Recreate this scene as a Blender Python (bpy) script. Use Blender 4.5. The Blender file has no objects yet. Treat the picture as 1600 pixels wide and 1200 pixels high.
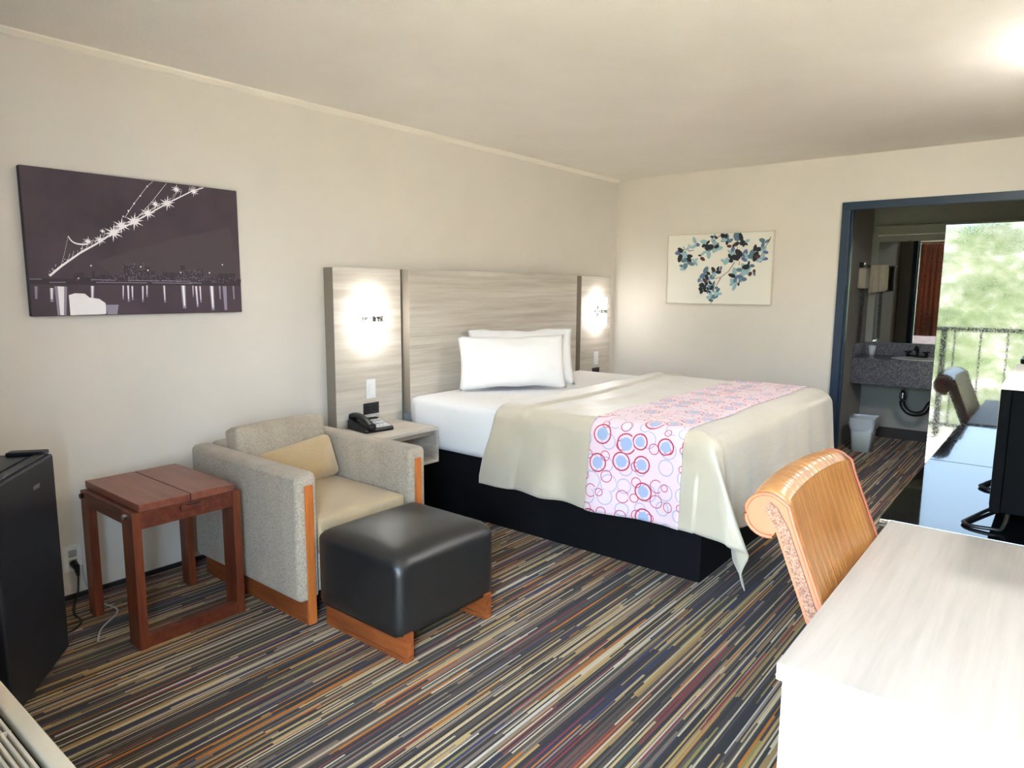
import bpy, bmesh, math, random
from mathutils import Vector, Matrix, noise

# ------------------------------------------------------------------ camera, world, sun, exposure
scene = bpy.context.scene
C = scene.collection
YAW, PITCH, ROLL = math.radians(38.876), math.radians(-7.851), math.radians(0.366)
fw = Vector((-math.sin(YAW) * math.cos(PITCH), math.cos(YAW) * math.cos(PITCH), math.sin(PITCH)))
rt0 = Vector((math.cos(YAW), math.sin(YAW), 0)); up0 = rt0.cross(fw)
rt = rt0 * math.cos(ROLL) + up0 * math.sin(ROLL); up = up0 * math.cos(ROLL) - rt0 * math.sin(ROLL)
cd = bpy.data.cameras.new('camera'); cam = bpy.data.objects.new('camera', cd); C.objects.link(cam)
cd.sensor_fit = 'HORIZONTAL'; cd.sensor_width = 36.0; cd.lens = 1071.0 / 1600 * 36.0; cd.clip_start = 0.02
M = Matrix((rt, up, -fw)).transposed().to_4x4(); M.translation = (3.4241, 0.0, 1.4123)
cam.matrix_world = M; scene.camera = cam

world = bpy.data.worlds.new('sky'); scene.world = world; world.use_nodes = True
bg = world.node_tree.nodes['Background']
bg.inputs['Color'].default_value = (0.53, 0.75, 1.0, 1); bg.inputs['Strength'].default_value = 8.6

sd = bpy.data.lights.new('sun', 'SUN'); sd.energy = 34.0; sd.color = (1.0, 0.92, 0.82); sd.angle = math.radians(0.6)
sun = bpy.data.objects.new('sun', sd); C.objects.link(sun)
sun.rotation_euler = Vector((-0.12, 0.27, -0.955)).to_track_quat('-Z', 'Y').to_euler(); sun.location = (3, -6, 9)

def portal(name, x0, x1, z0, z1, y):
    d = bpy.data.lights.new(name, 'AREA'); d.shape = 'RECTANGLE'; d.size = x1 - x0; d.size_y = z1 - z0
    d.cycles.is_portal = True
    o = bpy.data.objects.new(name, d); C.objects.link(o); o.location = ((x0 + x1) / 2, y, (z0 + z1) / 2)
    o.rotation_euler = Vector((0, 1, 0)).to_track_quat('-Z', 'Z').to_euler()
portal('daylight_portal_door', 2.58, 3.62, 0.0, 2.12, -0.26)

vs = scene.view_settings
vs.view_transform = 'Standard'; vs.look = 'None'; vs.exposure = 2.25; vs.gamma = 1.0; vs.use_curve_mapping = False
scene.cycles.diffuse_bounces = 7; scene.cycles.max_bounces = 14; scene.cycles.glossy_bounces = 5
scene.cycles.caustics_reflective = False; scene.cycles.caustics_refractive = False

# ------------------------------------------------------------------ helpers: materials
def S(r, g, b):
    f = lambda c: (c / 255 / 12.92) if c / 255 <= 0.04045 else ((c / 255 + 0.055) / 1.055) ** 2.4
    return (f(r), f(g), f(b), 1.0)

class NT:
    """tiny node-graph helper"""
    def __init__(self, name):
        self.m = bpy.data.materials.new(name); self.m.use_nodes = True
        self.t = self.m.node_tree; self.n = self.t.nodes; self.p = self.n['Principled BSDF']
    def node(self, typ, **kw):
        nd = self.n.new(typ)
        for k, v in kw.items(): setattr(nd, k, v)
        return nd
    def link(self, a, b): self.t.links.new(a, b)
    def put(self, sock, v):
        if hasattr(v, 'default_value') or hasattr(v, 'is_output'): self.link(v, sock)
        else: sock.default_value = v
    def math(self, op, a, b=0.0, c=None):
        nd = self.node('ShaderNodeMath', operation=op); self.put(nd.inputs[0], a); self.put(nd.inputs[1], b)
        if c is not None: self.put(nd.inputs[2], c)
        return nd.outputs[0]
    def mix(self, fac, a, b, blend='MIX'):
        nd = self.node('ShaderNodeMix', data_type='RGBA', blend_type=blend)
        self.put(nd.inputs[0], fac); self.put(nd.inputs[6], a); self.put(nd.inputs[7], b)
        return nd.outputs[2]
    def ramp(self, fac, stops, interp='LINEAR'):
        nd = self.node('ShaderNodeValToRGB'); cr = nd.color_ramp; cr.interpolation = interp
        while len(cr.elements) > 1: cr.elements.remove(cr.elements[0])
        cr.elements[0].position = stops[0][0]; cr.elements[0].color = stops[0][1]
        for p, c in stops[1:]:
            e = cr.elements.new(p); e.color = c
        self.put(nd.inputs[0], fac); return nd.outputs[0]
    def pos(self, kind='obj', scale=(1, 1, 1)):
        tc = self.node('ShaderNodeTexCoord'); mp = self.node('ShaderNodeMapping')
        self.link(tc.outputs['Object' if kind == 'obj' else 'UV'], mp.inputs[0]); mp.inputs['Scale'].default_value = scale
        return mp.outputs[0]
    def noise(self, vec, scale, detail=3, rough=0.55, out=0):
        nd = self.node('ShaderNodeTexNoise'); nd.inputs['Scale'].default_value = scale
        nd.inputs['Detail'].default_value = detail; nd.inputs['Roughness'].default_value = rough
        if vec is not None: self.link(vec, nd.inputs['Vector'])
        return nd.outputs[out]
    def bump(self, h, strength, dist=0.002):
        nd = self.node('ShaderNodeBump'); nd.inputs['Strength'].default_value = strength; nd.inputs['Distance'].default_value = dist
        self.link(h, nd.inputs['Height']); self.link(nd.outputs[0], self.p.inputs['Normal'])

def plain(name, c, rough=0.5, metal=0.0, spec=0.5, var=0.0, vscale=8, bump=0.0, bscale=200, bdist=0.001, coat=0.0, ior=None):
    g = NT(name); p = g.p
    p.inputs['Roughness'].default_value = rough; p.inputs['Metallic'].default_value = metal
    p.inputs['Specular IOR Level'].default_value = spec; p.inputs['Coat Weight'].default_value = coat
    if ior: p.inputs['IOR'].default_value = ior
    if var:
        v = g.noise(g.pos(), vscale, 4)
        lo = tuple(x * (1 - var) for x in c[:3]) + (1,); hi = tuple(min(1, x * (1 + var)) for x in c[:3]) + (1,)
        g.link(g.ramp(v, [(0.3, lo), (0.7, hi)]), p.inputs['Base Color'])
    else: p.inputs['Base Color'].default_value = c
    if bump: g.bump(g.noise(g.pos(), bscale, 2), bump, bdist)
    return g.m

def wood(name, c1, c2, c3, scale, rough=0.45, spec=0.4, fine=1.0):
    """grain streaks: scale = object-space stretch, small along the grain"""
    g = NT(name); v = g.pos('obj', scale)
    n1 = g.noise(v, 1.0, 5, 0.6); n2 = g.noise(v, 3.7, 4, 0.7)
    f = g.math('ADD', g.math('MULTIPLY', n1, 0.65), g.math('MULTIPLY', n2, 0.35 * fine))
    g.link(g.ramp(f, [(0.34, c1), (0.5, c2), (0.66, c3)]), g.p.inputs['Base Color'])
    g.p.inputs['Roughness'].default_value = rough; g.p.inputs['Specular IOR Level'].default_value = spec
    g.bump(n2, 0.08, 0.0006)
    return g.m

def emis(name, c, strength, base=(0.9, 0.9, 0.9, 1)):
    g = NT(name); g.p.inputs['Base Color'].default_value = base
    g.p.inputs['Emission Color'].default_value = c; g.p.inputs['Emission Strength'].default_value = strength
    return g.m

def fabric(name, c1, c2, bs=900, rough=0.9, sheen=0.2, stretch=(1, 1, 1), bump=0.25):
    g = NT(name); v = g.pos('obj', stretch)
    n = g.noise(v, bs, 2); n2 = g.noise(v, 6, 3)
    f = g.math('ADD', g.math('MULTIPLY', n, 0.8), g.math('MULTIPLY', n2, 0.2))
    g.link(g.ramp(f, [(0.36, c1), (0.64, c2)]), g.p.inputs['Base Color'])
    g.p.inputs['Roughness'].default_value = rough; g.p.inputs['Sheen Weight'].default_value = sheen
    g.p.inputs['Specular IOR Level'].default_value = 0.2
    g.bump(n, bump, 0.001)
    return g.m

MT = {}
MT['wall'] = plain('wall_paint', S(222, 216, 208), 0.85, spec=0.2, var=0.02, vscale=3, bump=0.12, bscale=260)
g = NT('popcorn_ceiling'); v = g.pos(); n1 = g.noise(v, 110, 3, 0.7); n2 = g.noise(v, 2.2, 3)
g.link(g.ramp(n2, [(0.3, S(236, 231, 224)), (0.7, S(241, 237, 230))]), g.p.inputs['Base Color'])
g.p.inputs['Roughness'].default_value = 0.95; g.p.inputs['Specular IOR Level'].default_value = 0.1; g.bump(n1, 0.5, 0.007); MT['ceil'] = g.m
MT['trimwhite'] = plain('trim_white', S(238, 232, 220), 0.6)
MT['black_base'] = plain('black_vinyl_baseboard', S(30, 28, 30), 0.5)
MT['bath_base'] = plain('brown_baseboard', S(44, 34, 30), 0.5)
MT['doorblue'] = plain('dark_blue_door_paint', S(34, 54, 76), 0.4, var=0.06, vscale=5)
MT['bathwall_dim'] = plain('bath_wall_dimmed', S(158, 156, 150), 0.8)  # dimness of the vanity area put into a darker wall colour

# striped carpet tile: stripes run along Y
g = NT('striped_carpet'); geo = g.node('ShaderNodeNewGeometry'); sp = g.node('ShaderNodeSeparateXYZ'); g.link(geo.outputs['Position'], sp.inputs[0])
X, Y = sp.outputs[0], sp.outputs[1]
wob = g.noise(g.pos('obj', (1, 1, 1)), 6, 2)
def stripes(width, length, seed):
    i = g.math('FLOOR', g.math('ADD', g.math('DIVIDE', X, width), seed))
    wn = g.node('ShaderNodeTexWhiteNoise', noise_dimensions='1D'); g.link(i, wn.inputs['W'])
    j = g.math('FLOOR', g.math('ADD', g.math('DIVIDE', Y, length), g.math('MULTIPLY', wn.outputs[0], 19.0)))
    cb = g.node('ShaderNodeCombineXYZ'); g.link(i, cb.inputs[0]); g.link(j, cb.inputs[1]); cb.inputs[2].default_value = seed
    w2 = g.node('ShaderNodeTexWhiteNoise', noise_dimensions='3D'); g.link(cb.outputs[0], w2.inputs['Vector'])
    return w2.outputs[0]
sA = stripes(0.0095, 0.62, 3.0); sB = stripes(0.031, 0.85, 11.0); sC = stripes(0.0062, 0.9, 23.0)
base = g.ramp(sB, [(0.0, S(58, 50, 46)), (0.16, S(112, 98, 88)), (0.28, S(44, 44, 62)), (0.38, S(112, 66, 64)), (0.46, S(74, 66, 60)), (0.58, S(150, 126, 90)), (0.68, S(62, 54, 50)), (0.78, S(158, 108, 70)), (0.85, S(126, 114, 104)), (0.93, S(62, 66, 60))], 'CONSTANT')
thin = g.ramp(sA, [(0.0, S(46, 40, 38)), (0.20, S(84, 72, 64)), (0.30, S(172, 146, 104)), (0.42, S(58, 50, 48)), (0.54, S(134, 118, 104)), (0.63, S(50, 52, 88)), (0.69, S(182, 160, 122)), (0.77, S(128, 64, 66)), (0.83, S(176, 118, 72)), (0.90, S(132, 126, 80)), (0.94, S(192, 184, 172))], 'CONSTANT')
col = g.mix(g.math('GREATER_THAN', sC, 0.42), base, thin)
col = g.mix(g.math('GREATER_THAN', sC, 0.91), col, S(190, 176, 150))
col = g.mix(g.math('LESS_THAN', sC, 0.15), col, S(40, 35, 34))
sz = g.node('ShaderNodeTexNoise'); sz.inputs['Scale'].default_value = 420; sz.inputs['Detail'].default_value = 2
g.link(geo.outputs['Position'], sz.inputs['Vector'])
spk = g.ramp(sz.outputs[0], [(0.3, (0.45, 0.45, 0.45, 1)), (0.7, (1.4, 1.4, 1.4, 1))])
hs = g.node('ShaderNodeHueSaturation'); hs.inputs['Saturation'].default_value = 1.15; hs.inputs['Value'].default_value = 1.05; g.link(g.mix(1.0, col, spk, 'MULTIPLY'), hs.inputs['Color'])
g.link(hs.outputs[0], g.p.inputs['Base Color'])
g.p.inputs['Roughness'].default_value = 0.95; g.p.inputs['Specular IOR Level'].default_value = 0.1; g.p.inputs['Sheen Weight'].default_value = 0.15
g.bump(sz.outputs[0], 0.6, 0.004); MT['carpet'] = g.m

MT['greige'] = wood('greige_laminate_horizontal', S(178, 169, 157), S(198, 190, 179), S(214, 207, 197), (9, 0.9, 26), 0.5)
MT['greige_edge'] = plain('greige_edge_band', S(146, 136, 124), 0.5)
MT['desk'] = wood('pale_desk_laminate', S(164, 156, 147), S(176, 168, 160), S(186, 179, 171), (16, 0.8, 16), 0.5, 0.25)
MT['deskside'] = wood('pale_desk_laminate_side', S(160, 154, 148), S(170, 164, 159), S(178, 174, 169), (26, 26, 1.0), 0.45)
MT['cherry'] = wood('cherry_wood', S(74, 34, 22), S(98, 46, 30), S(120, 60, 40), (4, 30, 30), 0.38, 0.45)
MT['cherryv'] = wood('cherry_wood_vertical', S(80, 36, 22), S(108, 52, 30), S(130, 66, 38), (30, 30, 3), 0.38, 0.45)
MT['cherry_lit_top'] = wood('cherry_lightened_top', S(104, 54, 42), S(126, 70, 54), S(140, 82, 64), (3, 26, 26), 0.34, 0.5)  # lighter cherry copy: sheen on the top boards put into the colour
MT['oak'] = wood('honey_oak_wood', S(168, 92, 40), S(192, 110, 52), S(208, 126, 64), (24, 24, 3), 0.4)
MT['oakh'] = wood('honey_oak_wood_rail', S(116, 58, 27), S(144, 75, 37), S(168, 94, 48), (3, 24, 24), 0.4)
MT['tweed'] = fabric('taupe_tweed', S(138, 125, 110), S(200, 188, 171), 520, stretch=(1, 1, 0.22))
MT['tweedtop'] = fabric('taupe_seat_fabric', S(170, 150, 120), S(196, 178, 148), 700)
MT['tan'] = fabric('tan_velvet', S(178, 152, 112), S(198, 174, 136), 400, sheen=0.5)
MT['blackleather'] = plain('black_leather', S(26, 26, 27), 0.42, spec=0.8, var=0.15, vscale=12, bump=0.12, bscale=420)
MT['linen'] = plain('white_linen', S(240, 240, 242), 0.85, spec=0.2, bump=0.15, bscale=30, bdist=0.004)
MT['blackcloth'] = plain('black_platform_cloth', S(12, 12, 16), 0.8, spec=0.2)
g = NT('champagne_satin'); n = g.noise(g.pos('uv', (1, 1, 1)), 3, 4); nf = g.noise(g.pos('uv', (1, 1, 1)), 700, 1)
g.link(g.ramp(n, [(0.3, S(198, 187, 166)), (0.7, S(208, 198, 178))]), g.p.inputs['Base Color'])
g.p.inputs['Roughness'].default_value = 0.42; g.p.inputs['Sheen Weight'].default_value = 0.6; g.p.inputs['Specular IOR Level'].default_value = 1.0
g.bump(g.noise(g.pos('uv', (1.6, 1, 1)), 9, 4), 0.55, 0.010); MT['satin'] = g.m

# bed runner with printed circles
g = NT('circle_print_runner'); uv = g.pos('uv')
col = S(238, 212, 222)
def rings(col, scale, seed, rmin, rmax, wd, cring, cdisc, frac, discf):
    mp = g.node('ShaderNodeMapping'); g.link(uv, mp.inputs[0]); mp.inputs['Location'].default_value = (seed, seed * 0.37, 0)
    vo = g.node('ShaderNodeTexVoronoi', voronoi_dimensions='2D', feature='F1'); vo.inputs['Scale'].default_value = scale; vo.inputs['Randomness'].default_value = 0.55
    g.link(mp.outputs[0], vo.inputs['Vector'])
    sc = g.node('ShaderNodeSeparateColor'); g.link(vo.outputs['Color'], sc.inputs[0])
    r = g.math('ADD', g.math('MULTIPLY', sc.outputs[0], rmax - rmin), rmin)
    d = vo.outputs['Distance']
    on_ = g.math('LESS_THAN', sc.outputs[1], frac)
    ring = g.math('MULTIPLY', g.math('LESS_THAN', g.math('ABSOLUTE', g.math('SUBTRACT', d, r)), wd), on_)
    disc = g.math('MULTIPLY', g.math('MULTIPLY', g.math('LESS_THAN', d, g.math('MULTIPLY', r, 0.66)), g.math('LESS_THAN', sc.outputs[2], discf)), on_)
    col = g.mix(disc, col, cdisc); return g.mix(ring, col, cring)
col = rings(col, 9.5, 7.3, 0.26, 0.44, 0.024, S(172, 180, 208), S(230, 214, 226), 0.95, 0.2)
col = rings(col, 11.5, 2.1, 0.18, 0.36, 0.026, S(200, 84, 120), S(236, 205, 218), 0.75, 0.2)
col = rings(col, 7.6, 0.0, 0.27, 0.38, 0.026, S(186, 40, 82), S(166, 182, 218), 0.62, 0.9)
g.link(col, g.p.inputs['Base Color']); g.p.inputs['Roughness'].default_value = 0.5; g.p.inputs['Sheen Weight'].default_value = 0.3; MT['runner'] = g.m

g = NT('tan_leather'); v = g.pos('obj'); n = g.noise(v, 5, 4); n3 = g.noise(g.pos('obj', (1.5, 12, 1.2)), 4, 3)
g.link(g.ramp(n, [(0.3, S(178, 118, 64)), (0.7, S(202, 146, 86))]), g.p.inputs['Base Color'])
g.p.inputs['Roughness'].default_value = 0.3; g.p.inputs['Coat Weight'].default_value = 0.2; g.p.inputs['Coat Roughness'].default_value = 0.25
g.bump(n3, 0.6, 0.008); MT['tanleather'] = g.m
MT['pinkpiping'] = plain('terracotta_piping', S(172, 100, 70), 0.45)
MT['chairside'] = fabric('ribbed_tan_cloth', S(104, 76, 64), S(166, 128, 108), 260, stretch=(1, 1, 1), bump=0.5)
MT['fridge'] = plain('black_textured_fridge', S(20, 24, 32), 0.42, spec=0.5, bump=0.2, bscale=500)
MT['fridgetop'] = plain('dark_grey_fridge_top', S(58, 60, 66), 0.5)
MT['badge'] = plain('silver_badge', S(150, 152, 158), 0.3, metal=0.8)
MT['ptac'] = plain('beige_plastic', S(206, 198, 180), 0.5, var=0.03, vscale=20)
MT['dark'] = plain('dark_groove', S(24, 20, 24), 0.7)
g = NT('black_gloss_laminate'); n = g.noise(g.pos(), 240, 2)
g.p.inputs['Base Color'].default_value = S(16, 16, 18); g.p.inputs['IOR'].default_value = 1.75
g.link(g.ramp(n, [(0.45, (0.02,) * 3 + (1,)), (0.75, (0.12,) * 3 + (1,))]), g.p.inputs['Roughness']); MT['gloss'] = g.m
MT['tvblack'] = plain('black_tv_plastic', S(7, 7, 8), 0.8, spec=0.08)
MT['screen'] = plain('tv_screen', S(6, 6, 8), 0.08, spec=0.6)
MT['cream'] = plain('pale_cream', S(236, 228, 208), 0.4)
MT['wire'] = plain('black_wire', S(14, 14, 16), 0.4)
MT['chrome'] = plain('chrome', S(200, 200, 204), 0.18, metal=1.0)
MT['whiteplastic'] = plain('white_plastic', S(236, 236, 236), 0.35)
MT['blackplastic'] = plain('black_plastic', S(22, 22, 26), 0.35)
MT['phonegrey'] = plain('phone_grey_face', S(186, 186, 184), 0.35)
g = NT('grey_granite'); n = g.noise(g.pos(), 90, 4, 0.8); n2 = g.noise(g.pos(), 260, 2)
f = g.math('ADD', g.math('MULTIPLY', n, 0.6), g.math('MULTIPLY', n2, 0.4))
g.link(g.ramp(f, [(0.38, S(44, 42, 48)), (0.5, S(96, 94, 104)), (0.62, S(150, 144, 150))]), g.p.inputs['Base Color']); g.p.inputs['Roughness'].default_value = 0.25; MT['granite'] = g.m
MT['mirror'] = plain('mirror_silver', S(225, 230, 228), 0.02, metal=1.0)
MT['bronze'] = plain('dark_bronze', S(34, 28, 26), 0.3, metal=0.7)
MT['towel'] = fabric('beige_towel', S(176, 164, 150), S(206, 196, 182), 300)
MT['binplastic'] = plain('bin_white_plastic', S(196, 204, 206), 0.4)
MT['liner'] = plain('clear_bin_liner', S(196, 204, 214), 0.2)
MT['curtain'] = fabric('rust_patterned_curtain', S(96, 42, 28), S(150, 82, 54), 60, stretch=(1, 1, 0.6), bump=0.1)
MT['frost'] = emis('frosted_lamp_glass', (1.0, 0.98, 0.94, 1), 7.0)
MT['lampglow'] = emis('ceiling_lamp_glass', (1.0, 0.98, 0.95, 1), 36.0)
MT['metalpaint'] = plain('dark_railing_paint', S(46, 44, 42), 0.5)
MT['concrete'] = plain('balcony_concrete', S(204, 194, 180), 0.9, var=0.1, vscale=5)
MT['stucco'] = plain('exterior_stucco', S(198, 186, 164), 0.9, var=0.05, vscale=6)
g = NT('hillside_greenery'); v = g.pos(); n = g.noise(v, 0.55, 5, 0.7); n2 = g.noise(v, 3.0, 5, 0.75)
f = g.math('ADD', g.math('MULTIPLY', n, 0.55), g.math('MULTIPLY', n2, 0.45))
g.link(g.ramp(f, [(0.33, S(34, 44, 26)), (0.45, S(84, 96, 54)), (0.53, S(118, 120, 92)), (0.62, S(176, 170, 164))]), g.p.inputs['Base Color'])
g.p.inputs['Roughness'].default_value = 1.0; MT['hill'] = g.m
g = NT('window_glass'); tr = g.node('ShaderNodeBsdfTransparent'); gl = g.node('ShaderNodeBsdfGlossy'); mx = g.node('ShaderNodeMixShader')
gl.inputs['Roughness'].default_value = 0.02; mx.inputs[0].default_value = 0.06; g.link(tr.outputs[0], mx.inputs[1]); g.link(gl.outputs[0], mx.inputs[2])
g.link(mx.outputs[0], g.n['Material Output'].inputs['Surface']); MT['glass'] = g.m

# ------------------------------------------------------------------ helpers: geometry
def box(bm, x0, x1, y0, y1, z0, z1, bev=0.0, seg=2):
    r = bmesh.ops.create_cube(bm, size=1.0)
    vs_ = r['verts']
    for v in vs_: v.co = Vector(((x0 + x1) / 2 + v.co.x * (x1 - x0), (y0 + y1) / 2 + v.co.y * (y1 - y0), (z0 + z1) / 2 + v.co.z * (z1 - z0)))
    if bev:
        es = list({e for v in vs_ for e in v.link_edges})
        bmesh.ops.bevel(bm, geom=es, offset=bev, segments=seg, affect='EDGES', profile=0.5)
    return bm
def B(*a, **k): return box(bmesh.new(), *a, **k)
def cyl(bm, p0, p1, r0, r1=None, n=20, caps=True):
    r1 = r0 if r1 is None else r1
    p0, p1 = Vector(p0), Vector(p1); d = p1 - p0
    m = Matrix.Translation((p0 + p1) / 2) @ d.to_track_quat('Z', 'Y').to_matrix().to_4x4()
    bmesh.ops.create_cone(bm, cap_ends=caps, segments=n, radius1=r0, radius2=r1, depth=d.length, matrix=m); return bm
def tube(bm, pts, r, n=8):
    pts = [Vector(p) for p in pts]; rings_ = []
    for i, p in enumerate(pts):
        d = (pts[min(i + 1, len(pts) - 1)] - pts[max(i - 1, 0)]).normalized()
        q = d.to_track_quat('Z', 'Y')
        rings_.append([bm.verts.new(p + q @ Vector((r * math.cos(2 * math.pi * k / n), r * math.sin(2 * math.pi * k / n), 0))) for k in range(n)])
    for a, b in zip(rings_, rings_[1:]):
        for k in range(n): bm.faces.new((a[k], a[(k + 1) % n], b[(k + 1) % n], b[k]))
    bm.faces.new(rings_[0][::-1]); bm.faces.new(rings_[-1]); return bm
def smoothpts(pts, n=8):
    P = [Vector(p) for p in pts]; out = []
    for i in range(len(P) - 1):
        a, b, c, d = P[max(i - 1, 0)], P[i], P[i + 1], P[min(i + 2, len(P) - 1)]
        for k in range(n):
            t = k / n
            out.append(0.5 * ((2 * b) + (c - a) * t + (2 * a - 5 * b + 4 * c - d) * t * t + (3 * b - a - 3 * c + d) * t ** 3))
    out.append(P[-1]); return out
def prism(bm, prof, axis, a0, a1):
    """extrude a closed 2D profile; axis 'x': prof=(y,z), 'y': prof=(x,z), 'z': prof=(x,y)"""
    f = {'x': lambda a, u, v: (a, u, v), 'y': lambda a, u, v: (u, a, v), 'z': lambda a, u, v: (u, v, a)}[axis]
    A = [bm.verts.new(f(a0, *p)) for p in prof]; Bv = [bm.verts.new(f(a1, *p)) for p in prof]
    n = len(prof)
    for i in range(n): bm.faces.new((A[i], A[(i + 1) % n], Bv[(i + 1) % n], Bv[i]))
    bm.faces.new(A[::-1]); bm.faces.new(Bv); bmesh.ops.recalc_face_normals(bm, faces=bm.faces[:]); return bm
def rootof(o):
    while o.parent: o = o.parent
    return o
def part(name, bm, m, parent=None, smooth=False, local=False, label=None, kind=None):
    """one mesh object; geometry given in world coordinates unless local"""
    me = bpy.data.meshes.new(name)
    if parent is None:
        cs = [v.co for v in bm.verts]
        base = Vector(((min(c.x for c in cs) + max(c.x for c in cs)) / 2, (min(c.y for c in cs) + max(c.y for c in cs)) / 2, min(c.z for c in cs)))
    elif local: base = Vector((0, 0, 0))
    else: base = rootof(parent).location
    if base.length: bmesh.ops.translate(bm, verts=bm.verts[:], vec=-base)
    bm.normal_update(); bm.to_mesh(me); bm.free()
    if smooth:
        for p in me.polygons: p.use_smooth = True
    me.materials.append(MT[m] if isinstance(m, str) else m)
    o = bpy.data.objects.new(name, me); C.objects.link(o)
    if parent is None: o.location = base
    else: o.parent = parent
    if label: o['label'] = label
    if kind: o['kind'] = kind
    if smooth == 'auto':
        md = o.modifiers.new('ws', 'WEIGHTED_NORMAL'); md.keep_sharp = True
    return o
def thing(name, label, cat, loc=(0, 0, 0), rz=0.0, group=None):
    o = bpy.data.objects.new(name, None); C.objects.link(o); o.empty_display_size = 0.1
    o.location = loc; o.rotation_euler = (0, 0, rz); o['label'] = label; o['category'] = cat
    if group: o['group'] = group
    return o
def tag(o, label, cat, group=None):
    o['label'] = label; o['category'] = cat
    if group: o['group'] = group
    return o
def struct(name, bm, m, label, parent=None, smooth=False, cat=None):
    o = part(name, bm, m, parent, smooth); 
    if parent is None:
        o['kind'] = 'structure'; o['label'] = label; o['category'] = cat or name.split('_')[0]
    return o
# ------------------------------------------------------------------ the room
H, D, XR, YF = 2.44, 5.82, 3.92, -0.12      # ceiling height, far wall, right wall, window wall (inner faces)
YB, XB = 7.44, 1.89                          # bathroom back wall, bathroom left wall
struct('floor', B(-0.12, XR + 0.12, YF - 0.16, YB + 0.1, -0.12, 0.0), 'carpet', 'striped multicolour carpet covering the room and vanity area', cat='floor')
struct('ceiling', B(-0.12, XR + 0.12, YF - 0.16, YB + 0.1, H, H + 0.12), 'ceil', 'cream popcorn textured ceiling above the whole room', cat='ceiling')
struct('wall_left', B(-0.12, 0.0, YF - 0.16, D + 0.11, 0, H), 'wall', 'pale greige wall behind the bed and armchair', cat='wall')
bm = B(-0.0, 2.01, D, D + 0.11, 0, H); box(bm, 2.01, XR, D, D + 0.11, 2.085, H); box(bm, 3.25, XR, D, D + 0.11, 0, 2.085)
struct('wall_back', bm, 'wall', 'far pale greige wall with flower print and doorway', cat='wall')
struct('wall_right', B(XR, XR + 0.12, YF - 0.16, YB + 0.1, 0, H), 'wall', 'pale greige side wall behind desk, television and cabinet', cat='wall')
WX0, WX1, WZ0, WZ1, DX0, DX1, DZ1 = 1.00, 2.46, 0.62, 2.20, 2.58, 3.62, 2.12
y0, y1 = YF - 0.16, YF
bm = B(0, WX0, y0, y1, 0, H); box(bm, WX0, WX1, y0, y1, 0, WZ0); box(bm, WX0, WX1, y0, y1, WZ1, H)
box(bm, WX1, DX0, y0, y1, 0, H); box(bm, DX0, DX1, y0, y1, DZ1, H); box(bm, DX1, XR, y0, y1, 0, H)
struct('wall_front', bm, 'wall', 'pale greige entrance wall with window and open doorway', cat='wall')
struct('wall_bathroom_left', B(XB - 0.1, XB, D + 0.11, YB + 0.1, 0, H), 'bathwall_dim', 'shaded side wall of the vanity area carrying hair dryer', cat='wall')
struct('wall_bathroom_back', B(XB, XR, YB, YB + 0.1, 0, H), 'bathwall_dim', 'shaded back wall of the vanity area behind the mirror', cat='wall')
struct('baseboard_left', B(0, 0.012, YF, D, 0, 0.022), 'black_base', 'thin black baseboard along the bed wall', cat='baseboard')
struct('baseboard_back', B(0.012, 1.99, D - 0.012, D, 0, 0.05), 'black_base', 'thin black baseboard along the far wall', cat='baseboard')
struct('baseboard_bathroom', B(XB, XR, YB - 0.014, YB, 0, 0.10), 'bath_base', 'dark brown baseboard under the vanity', cat='baseboard')
bm = prism(bmesh.new(), [(0, H), (0.03, H), (0.028, H - 0.008), (0.010, H - 0.024), (0, H - 0.028)], 'y', YF, D)
struct('trim_1', bm, 'trimwhite', 'narrow cream cove trim where bed wall meets ceiling', cat='trim')

# doorway to the vanity area: dark blue casing
dr = bpy.data.objects.new('door_1', None); C.objects.link(dr); dr.location = (2.6, D, 0); dr['kind'] = 'structure'
dr['label'] = 'dark blue painted door casing around the vanity doorway'; dr['category'] = 'door frame'
part('casing_side', B(2.0, 2.06, D - 0.022, D, 0, 2.03, bev=0.003), 'doorblue', dr)
part('casing_head', B(2.0, 3.26, D - 0.022, D, 2.03, 2.09, bev=0.003), 'doorblue', dr)
part('casing_side', B(3.20, 3.26, D - 0.022, D, 0, 2.03, bev=0.003), 'doorblue', dr)
part('jamb', B(3.204, 3.25, D, D + 0.13, 0, 2.045), 'doorblue', dr)
part('jamb', B(2.01, 2.056, D, D + 0.13, 0, 2.045), 'doorblue', dr)
part('jamb_head', B(2.056, 3.25, D, D + 0.13, 2.045, 2.085), 'doorblue', dr)
part('door_stop', B(2.056, 2.068, D + 0.05, D + 0.085, 0, 2.04), 'doorblue', dr)
for z in (0.555, 0.645):
    part('strike_plate', B(2.056, 2.059, D + 0.09, D + 0.128, z, z + 0.06, bev=0.001), 'chrome', dr)

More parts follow.
